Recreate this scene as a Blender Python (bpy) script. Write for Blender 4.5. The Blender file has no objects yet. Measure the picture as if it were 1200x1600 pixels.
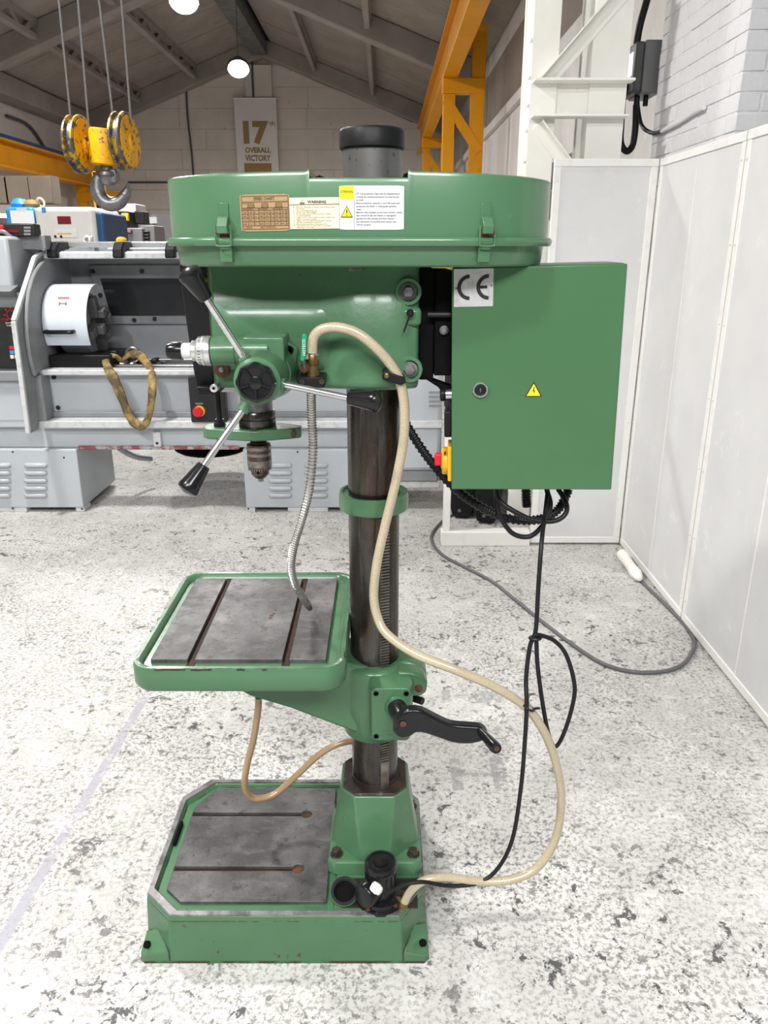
import bpy, bmesh, math, random
from mathutils import Vector, Matrix

random.seed(7)
R = math.radians
scene = bpy.context.scene
C = scene.collection

# ------------------------------------------------------------------ camera
CAM_H = 1.6
F = 1200.0
PITCH = math.atan(410.0 / F)
CP, SP = math.cos(PITCH), math.sin(PITCH)
cam_d = bpy.data.cameras.new('camera')
cam_d.sensor_fit = 'VERTICAL'
cam_d.sensor_height = 36.0
cam_d.lens = F * 36.0 / 1600.0
cam_d.clip_start = 0.05
cam_d.clip_end = 200
cam = bpy.data.objects.new('camera', cam_d)
cam.location = (0, 0, CAM_H)
cam.rotation_euler = (math.pi / 2 - PITCH, 0, 0)
C.objects.link(cam)
scene.camera = cam

# ------------------------------------------------------------------ world and exposure
world = bpy.data.worlds.new('workshop_daylight')
scene.world = world
world.use_nodes = True
wb = world.node_tree.nodes['Background']
wb.inputs[0].default_value = (0.93, 0.97, 1.0, 1)      # plain daylight from the open end of the hall behind the camera
wb.inputs[1].default_value = 0.22
scene.view_settings.view_transform = 'Standard'
scene.view_settings.look = 'None'
scene.view_settings.gamma = 1.0
scene.view_settings.use_curve_mapping = False
scene.view_settings.exposure = 0.0
LAMP_W = 245.0
FILL_W = 300.0        # added fill lights, unseen behind the photographer
# LAMP_W: each LED high bay of the hall (see high_bay_lamp below)


# ------------------------------------------------------------------ helpers
def pt(px, py, Y):
    """world point on the plane y = Y (metres from the camera's foot) for a measured photo position"""
    u, v = (px - 600) / F, (py - 800) / F
    t = Y / (CP - v * SP)
    return Vector((u * t, Y, CAM_H + t * (-SP - v * CP)))


def ptz(px, py, z):
    u, v = (px - 600) / F, (py - 800) / F
    t = (z - CAM_H) / (-SP - v * CP)
    return Vector((u * t, t * (CP - v * SP), z))


def frame_to(axis):
    a = Vector(axis).normalized()
    h = Vector((0, 0, 1)) if abs(a.z) < 0.9 else Vector((1, 0, 0))
    x = h.cross(a).normalized()
    y = a.cross(x).normalized()
    return x, y, a


def catmull(pts, sub=6):
    p = [Vector(q) for q in pts]
    if sub <= 1 or len(p) < 3:
        return p
    out = []
    e = [2 * p[0] - p[1]] + p + [2 * p[-1] - p[-2]]
    for i in range(1, len(e) - 2):
        a, b, c, d = e[i - 1], e[i], e[i + 1], e[i + 2]
        for k in range(sub):
            t = k / sub
            out.append(0.5 * ((2 * b) + (c - a) * t + (2 * a - 5 * b + 4 * c - d) * t * t + (3 * b - a - 3 * c + d) * t ** 3))
    out.append(p[-1])
    return out


class B:
    """collects geometry for ONE mesh object"""

    def __init__(self):
        self.v, self.f, self.M = [], [], None

    def add(self, vs, fs):
        o = len(self.v)
        for p in vs:
            p = Vector(p)
            self.v.append(self.M @ p if self.M else p)
        self.f += [tuple(o + i for i in f) for f in fs]
        return self

    def box(self, x0, x1, y0, y1, z0, z1):
        vs = [(x, y, z) for z in (z0, z1) for y in (y0, y1) for x in (x0, x1)]
        return self.add(vs, [(0, 2, 3, 1), (4, 5, 7, 6), (0, 1, 5, 4), (2, 6, 7, 3), (0, 4, 6, 2), (1, 3, 7, 5)])

    def loft(self, rings, cap0=True, cap1=True, closed=False):
        n = len(rings[0])
        vs = [p for r in rings for p in r]
        fs = []
        m = len(rings)
        for i in range(m if closed else m - 1):
            j = (i + 1) % m
            for k in range(n):
                l = (k + 1) % n
                fs.append((i * n + k, i * n + l, j * n + l, j * n + k))
        if not closed:
            if cap0:
                fs.append(tuple(range(n - 1, -1, -1)))
            if cap1:
                fs.append(tuple((m - 1) * n + k for k in range(n)))
        return self.add(vs, fs)

    def prism(self, poly, axis, a, b):
        def P(p, h):
            return (p[0], p[1], h) if axis == 'z' else ((p[0], h, p[1]) if axis == 'y' else (h, p[0], p[1]))
        return self.loft([[P(p, a) for p in poly], [P(p, b) for p in poly]])

    def revolve(self, c, axis, prof, n=28, cap=True):
        x, y, a = frame_to(axis)
        c = Vector(c)
        rings = []
        for r, h in prof:
            r = max(r, 1e-5)
            rings.append([c + a * h + x * (r * math.cos(2 * math.pi * k / n)) + y * (r * math.sin(2 * math.pi * k / n)) for k in range(n)])
        return self.loft(rings, cap, cap)

    def cyl(self, p0, p1, r0, r1=None, n=24):
        p0, p1 = Vector(p0), Vector(p1)
        r1 = r0 if r1 is None else r1
        return self.revolve(p0, p1 - p0, [(r0, 0), (r1, (p1 - p0).length)], n)

    def pipe(self, c, axis, ro, ri, h0, h1, n=36):
        x, y, a = frame_to(axis)
        c = Vector(c)
        rings = []
        for r, h in ((ri, h0), (ro, h0), (ro, h1), (ri, h1)):
            rings.append([c + a * h + x * (r * math.cos(2 * math.pi * k / n)) + y * (r * math.sin(2 * math.pi * k / n)) for k in range(n)])
        return self.loft(rings, closed=True)

    def tube(self, pts, r, n=12, sub=8, rfun=None, flat=None, closed=False):
        p = catmull(pts, sub)
        if closed:
            p = p[:-1]
        m = len(p)
        rings = []
        up = None
        for i in range(m):
            t = (p[min(i + 1, m - 1)] - p[max(i - 1, 0)])
            if t.length < 1e-9:
                t = Vector((0, 0, 1))
            t.normalize()
            if up is None:
                up = frame_to(t)[0]
            up = (up - t * up.dot(t))
            up = up.normalized() if up.length > 1e-6 else frame_to(t)[0]
            s = t.cross(up)
            rr = rfun(i, m) if rfun else r
            f = flat if flat else 1.0
            rings.append([p[i] + up * (rr * math.cos(2 * math.pi * k / n)) + s * (rr * f * math.sin(2 * math.pi * k / n)) for k in range(n)])
        return self.loft(rings, closed=closed)

    def torus(self, c, axis, R0, r, n=28, k=10, a0=0.0, a1=None):
        x, y, a = frame_to(axis)
        c = Vector(c)
        full = a1 is None
        end = 2 * math.pi if full else a1
        pts = [c + x * (R0 * math.cos(a0 + (end - a0) * i / n)) + y * (R0 * math.sin(a0 + (end - a0) * i / n)) for i in range(n + 1)]
        if full:
            rings = []
            for i in range(n):
                d = (pts[i] - c).normalized()
                rings.append([pts[i] + d * (r * math.cos(2 * math.pi * q / k)) + a * (r * math.sin(2 * math.pi * q / k)) for q in range(k)])
            return self.loft(rings, closed=True)
        return self.tube(pts, r, k, 1)

    def hexbolt(self, p, axis, r, h, washer=None):
        """hex head sitting on point p, pointing along axis"""
        if washer:
            self.revolve(p, axis, [(washer, 0), (washer, h * .25)], 20)
        self.revolve(p, axis, [(r, h * .2), (r, h * .85), (r * .82, h)], 6)
        return self

    def text(self, body, size, M, align='LEFT', bold=0.0, xs=1.0, fn=None):
        vs, fs = text_geo(body, size, align, bold)
        out = []
        for q in vs:
            q = Vector((q[0] * xs, q[1], 0))
            out.append(fn(q) if fn else M @ q)
        return self.add(out, fs)

    def obj(self, name, m, parent=None, bevel=0.0, angle=35, smooth=True, recalc=True, loc=None, seg=2):
        me = bpy.data.meshes.new(name)
        me.from_pydata([tuple(p) for p in self.v], [], self.f)
        if recalc:
            bm = bmesh.new()
            bm.from_mesh(me)
            bmesh.ops.recalc_face_normals(bm, faces=bm.faces)
            bm.to_mesh(me)
            bm.free()
        if smooth:
            me.polygons.foreach_set('use_smooth', [True] * len(me.polygons))
            me.set_sharp_from_angle(angle=R(angle))
        me.materials.append(m)
        me.update()
        o = bpy.data.objects.new(name, me)
        C.objects.link(o)
        if loc is not None:
            o.location = loc
        adopt(o, parent)
        if bevel:
            b = o.modifiers.new('edge', 'BEVEL')
            b.width = bevel
            b.segments = seg
            b.limit_method = 'ANGLE'
            b.angle_limit = R(40)
        return o


def adopt(o, parent):
    if parent is not None:
        o.parent = parent
        if parent.type == 'EMPTY':
            o.matrix_parent_inverse = Matrix.Translation(-parent.location)


_txt = {}


def text_geo(body, size, align, bold):
    key = (body, size, align, bold)
    if key not in _txt:
        cu = bpy.data.curves.new('lettering', 'FONT')
        cu.body = body
        cu.size = size
        cu.align_x = align
        cu.resolution_u = 2
        cu.offset = bold
        cu.fill_mode = 'BOTH' if hasattr(cu, 'fill_mode') else cu.fill_mode
        ob = bpy.data.objects.new('lettering', cu)
        me = ob.to_mesh()
        _txt[key] = ([tuple(v.co) for v in me.vertices], [tuple(p.vertices) for p in me.polygons])
        ob.to_mesh_clear()
        bpy.data.objects.remove(ob)
        bpy.data.curves.remove(cu)
    return _txt[key]


def thing(name, label, cat, loc=(0, 0, 0), group=None):
    o = bpy.data.objects.new(name, None)
    o.empty_display_size = 0.1
    o.location = loc
    C.objects.link(o)
    return tag(o, label, cat, group)


def tag(o, label, cat, group=None):
    o['label'] = label
    o['category'] = cat
    if group:
        o['group'] = group
    return o


def struct(o, label=None):
    o['kind'] = 'structure'
    if label:
        o['label'] = label
    return o


def part(o, label):
    o['label'] = label
    return o


def rrect(x0, x1, y0, y1, r, n=6):
    out = []
    for cx, cy, a in ((x1 - r, y0 + r, -90), (x1 - r, y1 - r, 0), (x0 + r, y1 - r, 90), (x0 + r, y0 + r, 180)):
        for k in range(n + 1):
            q = R(a + 90 * k / n)
            out.append((cx + r * math.cos(q), cy + r * math.sin(q)))
    return out


# ------------------------------------------------------------------ materials
def new_mat(name):
    m = bpy.data.materials.new(name)
    m.use_nodes = True
    nt = m.node_tree
    return m, nt, nt.nodes['Principled BSDF']


def node(nt, kind, **kw):
    n = nt.nodes.new(kind)
    for k, v in kw.items():
        if isinstance(k, str) and k.startswith('i_'):
            n.inputs[k[2:]].default_value = v
        else:
            setattr(n, k, v)
    return n


def noise_fac(nt, scale, lo, hi, detail=5, rough=0.6, stretch=(1, 1, 1), off=0.0, coord='Object', dist=0.0):
    tc = node(nt, 'ShaderNodeTexCoord')
    mp = node(nt, 'ShaderNodeMapping')
    mp.inputs['Scale'].default_value = stretch
    mp.inputs['Location'].default_value = (off, off * .7, off * 1.3)
    nt.links.new(tc.outputs[coord], mp.inputs[0])
    n = node(nt, 'ShaderNodeTexNoise')
    n.inputs['Scale'].default_value = scale
    n.inputs['Detail'].default_value = detail
    n.inputs['Roughness'].default_value = rough
    n.inputs['Distortion'].default_value = dist
    nt.links.new(mp.outputs[0], n.inputs[0])
    r = node(nt, 'ShaderNodeMapRange')
    r.inputs[1].default_value = lo
    r.inputs[2].default_value = hi
    nt.links.new(n.outputs[0], r.inputs[0])
    return r.outputs[0]


def mul(nt, a, b):
    n = node(nt, 'ShaderNodeMath', operation='MULTIPLY')
    for i, q in enumerate((a, b)):
        if isinstance(q, (int, float)):
            n.inputs[i].default_value = q
        else:
            nt.links.new(q, n.inputs[i])
    return n.outputs[0]


def mixc(nt, fac, a, b):
    n = node(nt, 'ShaderNodeMix', data_type='RGBA')
    for s, q in ((0, fac), (6, a), (7, b)):
        if isinstance(q, (int, float)):
            n.inputs[s].default_value = q
        elif isinstance(q, tuple):
            n.inputs[s].default_value = (*q, 1) if len(q) == 3 else q
        else:
            nt.links.new(q, n.inputs[s])
    return n.outputs[2]


def mat(name, col, rough=0.5, metal=0.0, layers=(), bump=0.0, bscale=60, coat=0.0, rvar=0.0, edge=None, spec=None):
    """layers: (colour, noise scale, lo, hi, strength[, stretch])"""
    m, nt, p = new_mat(name)
    c = tuple(col)
    for i, L in enumerate(layers):
        lc, sc, lo, hi, st = L[:5]
        stretch = L[5] if len(L) > 5 else (1, 1, 1)
        f = mul(nt, noise_fac(nt, sc, lo, hi, stretch=stretch, off=3.1 * i + len(name)), st)
        c = mixc(nt, f, c, tuple(lc))
    if edge:                                    # paint knocked off along the edges in patches
        bv = node(nt, 'ShaderNodeBevel', samples=4)
        bv.inputs['Radius'].default_value = edge[1]
        ge = node(nt, 'ShaderNodeNewGeometry')
        dt = node(nt, 'ShaderNodeVectorMath', operation='DOT_PRODUCT')
        nt.links.new(bv.outputs[0], dt.inputs[0])
        nt.links.new(ge.outputs['Normal'], dt.inputs[1])
        er = node(nt, 'ShaderNodeMapRange')
        nt.links.new(dt.outputs['Value'], er.inputs[0])
        er.inputs[1].default_value, er.inputs[2].default_value = .985, .93
        c = mixc(nt, mul(nt, mul(nt, er.outputs[0], noise_fac(nt, edge[2], edge[3], edge[3] + .05, 6, .7, off=17)), .95), c, edge[0])
    if isinstance(c, tuple):
        p.inputs['Base Color'].default_value = (*c, 1)
    else:
        nt.links.new(c, p.inputs['Base Color'])
    p.inputs['Roughness'].default_value = rough
    p.inputs['Metallic'].default_value = metal
    p.inputs['Specular IOR Level'].default_value = spec if spec is not None else (.3 if metal < .2 else .5)
    if rvar:
        r = node(nt, 'ShaderNodeMapRange')
        nt.links.new(noise_fac(nt, 25, .3, .7, off=9), r.inputs[0])
        r.inputs[3].default_value = max(0.05, rough - rvar)
        r.inputs[4].default_value = rough + rvar
        nt.links.new(r.outputs[0], p.inputs['Roughness'])
    if coat:
        p.inputs['Coat Weight'].default_value = coat
        p.inputs['Coat Roughness'].default_value = 0.12
    if bump:
        b = node(nt, 'ShaderNodeBump')
        b.inputs['Strength'].default_value = bump
        b.inputs['Distance'].default_value = 0.004
        nt.links.new(noise_fac(nt, bscale, 0.2, 0.8, off=5), b.inputs['Height'])
        nt.links.new(b.outputs[0], p.inputs['Normal'])
    return m


def emis(name, col, strength):
    m, nt, p = new_mat(name)
    p.inputs['Base Color'].default_value = (*col, 1)
    p.inputs['Emission Color'].default_value = (*col, 1)
    p.inputs['Emission Strength'].default_value = strength
    return m


G1, G2 = (0.062, 0.148, 0.074), (0.052, 0.128, 0.060)
RUST, DARK = (0.07, 0.03, 0.018), (0.03, 0.028, 0.026)
mt = {}
mt['green'] = mat('green_casting_paint', G1, .33, 0, [(G2, 4, .35, .65, .7), ((.095, .185, .105), 14, .55, .75, .35), (RUST, 46, .735, .755, .9), (DARK, 120, .76, .775, .8)], .12, 26, coat=.25, rvar=.06)
mt['green_chip'] = mat('green_chipped_paint', G1, .35, 0, [(G2, 5, .35, .65, .7), (RUST, 22, .69, .705, .95), (DARK, 60, .71, .725, .85)], .15, 30, coat=.2, rvar=.06, edge=((.05, .028, .02), .0055, 16, .475))
mt['green_sheet'] = mat('green_sheet_paint', (.070, .160, .083), .28, 0, [((.060, .143, .070), 3, .35, .65, .7), ((.1, .2, .115), 30, .66, .72, .3), (DARK, 160, .77, .785, .6)], .06, 18, coat=.35)
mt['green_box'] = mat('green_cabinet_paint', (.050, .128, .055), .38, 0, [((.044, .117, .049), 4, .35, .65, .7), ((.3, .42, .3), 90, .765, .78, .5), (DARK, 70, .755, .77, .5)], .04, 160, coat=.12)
mt['steel'] = mat('machined_worn_steel', (.105, .101, .10), .5, .35, [((.048, .045, .044), 7, .36, .60, .9), ((.21, .205, .205), 5, .52, .70, .7), ((.16, .157, .157), 16, .55, .75, .6, (1, 3, 1)), ((.035, .03, .027), 34, .58, .68, .75), (DARK, 90, .60, .68, .7)], .12, 120, rvar=.1)
mt['rim'] = mat('worn_rim_steel', (.22, .215, .215), .4, .6, [((.07, .062, .06), 18, .45, .62, .85), ((.4, .39, .39), 40, .6, .7, .5)], .15, 90)
mt['column'] = mat('oiled_column_steel', (.075, .069, .064), .27, .8, [((.028, .022, .018), 7, .40, .62, .9, (3, 3, .45)), ((.2, .19, .18), 12, .56, .74, .7, (4, 4, .3)), ((.06, .03, .016), 5, .52, .66, .6, (2, 2, .5))], .05, 80, rvar=.07)
mt['brushed'] = mat('spotted_bright_steel', (.17, .165, .16), .42, .6, [((.10, .095, .09), 8, .4, .65, .7, (1, 1, .3)), (DARK, 90, .64, .68, .8)])
mt['rack'] = mat('rack_steel', (.27, .25, .225), .36, .8, [((.11, .085, .065), 20, .4, .62, .85)], .05, 80)
mt['black'] = mat('gloss_black', (.008, .008, .009), .22, 0, [((.015, .015, .015), 20, .5, .7, .5)], 0, 50, coat=.12, spec=.25)
mt['satin'] = mat('satin_black_paint', (.009, .009, .010), .42, 0, [((.02, .02, .02), 12, .5, .75, .6)], .1, 60, spec=.18)
mt['void'] = mat('matt_black_paint', (.004, .004, .004), .8, 0, [((.008, .008, .008), 12, .4, .7, .6)], spec=.06)
mt['rubber'] = mat('black_rubber', (.010, .010, .011), .42, 0, [((.022, .022, .022), 30, .5, .7, .4)], spec=.22)
mt['greyrub'] = mat('grey_rubber_cable', (.105, .105, .108), .5, 0, [((.16, .16, .16), 30, .5, .7, .4)])
mt['oil'] = mat('oily_dark_metal', (.035, .028, .022), .3, .3, [((.09, .06, .04), 20, .5, .7, .7), ((.15, .14, .13), 60, .6, .7, .5)], .15, 60)
mt['rust'] = mat('rusty_metal', (.10, .043, .021), .7, .1, [((.045, .022, .012), 40, .4, .65, .8)], .2, 90)
mt['lip'] = mat('rust_chipped_lip', G2, .5, 0, [((.045, .025, .016), 18, .40, .50, .95)], .2, 60)
mt['slot'] = mat('dark_oily_slot', (.022, .012, .008), .6, 0, [((.06, .025, .012), 30, .5, .7, .6)], spec=.15)  # rusty brown, darkened to give the slots the shade of depth
mt['chuck'] = mat('rusty_chuck_steel', (.10, .075, .06), .42, .7, [((.05, .03, .022), 50, .4, .6, .8), ((.22, .2, .185), 70, .6, .7, .6)], .1, 200)
mt['chuckl'] = mat('worn_chuck_ring', (.24, .22, .2), .38, .8, [((.1, .07, .055), 60, .45, .65, .8)], .05, 200)
mt['chrome'] = mat('polished_steel_rod', (.62, .62, .62), .22, .95, [((.42, .42, .42), 30, .45, .7, .6, (1, 1, 1))], .02, 200)
mt['alu'] = mat('satin_aluminium', (.62, .62, .61), .32, .8, [((.45, .45, .45), 40, .5, .7, .5)])
mt['tick'] = mat('engraved_black', (.02, .02, .02), .6)
mt['brass'] = mat('dull_brass', (.22, .145, .055), .34, .8, [((.10, .06, .02), 40, .45, .65, .7)])
mt['gflex'] = mat('flexible_steel_conduit', (.46, .45, .43), .28, .9, [((.2, .18, .15), 40, .5, .7, .6)])
mt['lever'] = mat('green_plastic_lever', (.012, .24, .105), .4, 0, [((.02, .3, .14), 40, .5, .7, .5)])
mt['white'] = mat('white_plastic', (.78, .76, .70), .45, 0, [((.62, .58, .5), 60, .5, .7, .5)])
mt['label_w'] = mat('white_label', (.62, .62, .63), .4, 0, [((.52, .52, .53), 30, .5, .75, .5)])
mt['label_t'] = mat('tan_label', (.42, .29, .15), .35, .3, [((.34, .23, .11), 30, .45, .7, .6)])
mt['label_c'] = mat('cream_label', (.74, .64, .46), .45, 0, [((.6, .5, .33), 40, .5, .75, .5)])
mt['yellow_l'] = mat('yellow_label', (.85, .66, .015), .4, 0, [((.8, .6, .02), 40, .5, .75, .5)])
mt['ink'] = mat('black_print', (.02, .018, .015), .6)
mt['ink_t'] = mat('brown_print', (.11, .055, .02), .6)
mt['ink_g'] = mat('grey_print', (.12, .12, .12), .6)
mt['plate'] = mat('scuffed_aluminium_plate', (.50, .50, .49), .42, .3, [((.36, .36, .35), 60, .45, .65, .7), (DARK, 130, .68, .70, .8)])
mt['yel_plast'] = mat('yellow_plastic', (.72, .40, .015), .42, 0, [((.5, .27, .01), 60, .5, .75, .6)])
mt['red'] = mat('red_plastic', (.55, .012, .02), .38, 0, [((.4, .008, .012), 50, .5, .7, .5)])
mt['dkred'] = mat('dark_red_plastic', (.16, .006, .012), .4)


def hose_mat(name, a, b, alpha_rough=.3):
    m, nt, p = new_mat(name)
    c = mixc(nt, noise_fac(nt, 9, .35, .65), a, b)
    w = node(nt, 'ShaderNodeTexVoronoi')
    w.inputs['Scale'].default_value = 420
    tc = node(nt, 'ShaderNodeTexCoord')
    nt.links.new(tc.outputs['Object'], w.inputs[0])
    r = node(nt, 'ShaderNodeMapRange')
    r.inputs[1].default_value, r.inputs[2].default_value = .2, .6
    nt.links.new(w.outputs[0], r.inputs[0])
    c = mixc(nt, mul(nt, r.outputs[0], .45), c, tuple(x * .55 for x in a))
    nt.links.new(c, p.inputs['Base Color'])
    p.inputs['Roughness'].default_value = alpha_rough
    p.inputs['Coat Weight'].default_value = .5
    p.inputs['Coat Roughness'].default_value = .15
    return m


mt['hose'] = hose_mat('braided_clear_hose', (.43, .36, .235), (.50, .425, .295))
mt['hose_d'] = hose_mat('ambered_drain_hose', (.36, .225, .115), (.43, .30, .17))
# surroundings
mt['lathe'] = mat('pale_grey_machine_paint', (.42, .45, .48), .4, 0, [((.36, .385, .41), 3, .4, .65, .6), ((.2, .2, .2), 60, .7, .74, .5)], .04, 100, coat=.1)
mt['lathe_i'] = mat('shaded_grey_enamel', (.27, .285, .30), .45, 0, [((.21, .22, .23), 4, .4, .65, .6)], .04, 60)  # darker lathe grey: shade under the hood put into the colour
mt['lathe_d'] = mat('grey_machine_paint', (.23, .24, .25), .45, 0, [((.17, .175, .18), 5, .4, .65, .7), ((.05, .05, .05), 40, .68, .74, .6)], .05, 60)
mt['lathe_l'] = mat('worn_light_edge', (.55, .56, .57), .4, .1, [((.35, .35, .36), 25, .5, .7, .7), ((.25, .06, .06), 40, .7, .73, .6)])
mt['redwear'] = mat('red_worn_edge', (.36, .36, .37), .5, 0, [((.22, .04, .045), 18, .42, .55, .9), (DARK, 40, .6, .66, .8)])
mt['guard'] = mat('pale_blue_guard_paint', (.56, .61, .68), .35, 0, [((.5, .55, .62), 8, .4, .65, .6)], 0, 50, coat=.2)
mt['glass'] = mat('dark_window_glass', (.018, .019, .02), .12, 0, [((.03, .03, .032), 3, .4, .6, .6)], 0, 50, coat=.5)
mt['panel_k'] = mat('black_control_panel', (.016, .016, .017), .42, 0, [((.03, .03, .03), 20, .5, .7, .5)])
mt['sling'] = mat('dirty_yellow_webbing', (.30, .21, .075), .8, 0, [((.07, .05, .03), 11, .40, .56, .9), ((.5, .38, .12), 9, .58, .7, .6)], .3, 120)
mt['yellow'] = mat('yellow_steel_paint', (.74, .31, .002), .42, 0, [((.62, .255, .002), 3, .4, .65, .6), ((.10, .06, .02), 30, .7, .73, .6)], .05, 40)
mt['yel_chip'] = mat('chipped_yellow_paint', (.80, .40, .003), .45, 0, [((.62, .28, .004), 9, .4, .6, .7), ((.05, .045, .045), 34, .56, .6, .9)], .15, 60)
mt['sheave'] = mat('worn_sheave_steel', (.09, .085, .09), .4, .5, [((.55, .33, .02), 26, .50, .55, .85), ((.25, .25, .25), 60, .6, .68, .5)], .1, 60)
mt['hook'] = mat('forged_hook_steel', (.17, .17, .175), .36, .75, [((.3, .3, .3), 20, .5, .65, .7), ((.05, .05, .05), 50, .58, .66, .7)], .12, 60)
mt['wire'] = mat('steel_wire_rope', (.14, .135, .13), .45, .6, [((.25, .25, .25), 200, .5, .6, .6)])
mt['blue'] = mat('blue_paint', (.02, .075, .24), .4, 0, [((.015, .055, .18), 8, .4, .65, .6)])
mt['blue_l'] = mat('bright_blue_paint', (.04, .26, .62), .4, 0, [((.03, .2, .5), 8, .4, .65, .6)])
mt['dblue'] = mat('dark_blue_paint', (.02, .07, .17), .4, 0, [((.015, .05, .12), 8, .4, .65, .6)])
mt['mwhite'] = mat('white_machine_paint', (.62, .61, .58), .45, 0, [((.54, .53, .5), 4, .4, .65, .6)])
mt['paper'] = mat('paper', (.78, .78, .78), .8, 0, [((.6, .6, .62), 40, .6, .65, .5)])
mt['tan'] = mat('tan_cupboard', (.20, .165, .13), .6, 0, [((.16, .13, .10), 4, .4, .65, .6)])
mt['roof'] = mat('dusty_roof_panel', (.37, .335, .295), .85, 0, [((.27, .24, .21), 1.5, .35, .65, .7), ((.12, .10, .085), 9, .6, .75, .5)], .05, 30)
mt['gap'] = mat('dark_joint', (.02, .018, .016), .9)
mt['concrete'] = mat('painted_concrete_beam', (.36, .34, .315), .75, 0, [((.27, .25, .225), 2.2, .35, .65, .7), ((.12, .10, .09), 14, .68, .74, .6)], .12, 30)
mt['gable'] = mat('dusty_white_blockwork', (.72, .68, .635), .8, 0, [((.60, .565, .52), 1.3, .35, .65, .7), ((.24, .225, .2), 9, .64, .74, .5)], .1, 30)
mt['wallw'] = mat('white_painted_wall', (.66, .645, .63), .7, 0, [((.5, .485, .465), 1.6, .4, .66, .7, (1, 1, .5)), ((.26, .2, .16), 6, .66, .76, .6), ((.74, .73, .72), 12, .55, .7, .5)], .25, 22)
mt['brick'] = mat('white_painted_brick', (.74, .74, .755), .6, 0, [((.64, .64, .66), 6, .4, .65, .7), ((.80, .80, .80), 25, .58, .7, .6), ((.35, .33, .31), 70, .74, .77, .6)], .5, 55)
mt['mortar'] = mat('painted_mortar', (.74, .74, .75), .7, 0, [((.56, .56, .57), 30, .45, .65, .6)], .5, 80)
mt['cream'] = mat('cream_white_steel_paint', (.86, .85, .80), .45, 0, [((.78, .76, .68), 2.5, .4, .66, .7), ((.45, .36, .24), 22, .71, .75, .5)], .12, 26)
mt['frame_w'] = mat('white_frame_paint', (.74, .735, .71), .45, 0, [((.64, .62, .58), 14, .52, .7, .6), ((.2, .17, .14), 50, .72, .74, .7)], .08, 60)
mt['dgrey'] = mat('dark_grey_plastic', (.085, .085, .09), .4, 0, [((.12, .12, .12), 10, .5, .7, .5)])
mt['mgrey'] = mat('mid_grey_plastic', (.2, .2, .205), .45, 0, [((.2, .2, .2), 10, .5, .7, .5)])
mt['banner'] = mat('white_banner', (.80, .795, .79), .7, 0, [((.74, .735, .73), 2, .4, .65, .6)])
mt['gold'] = mat('gold_print', (.36, .235, .10), .6)
mt['lamp'] = emis('led_lamp_face', (1, .98, .95), 40)
mt['tubelight'] = emis('fluorescent_tube', (1, .97, .9), 14)
mt['steelgrey'] = mat('grey_steel_section', (.10, .10, .105), .5, .2, [((.15, .15, .15), 6, .45, .65, .6)])
mt['galv'] = mat('galvanised_steel', (.2, .205, .21), .45, .5, [((.12, .12, .125), 6, .4, .6, .8)])


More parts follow.
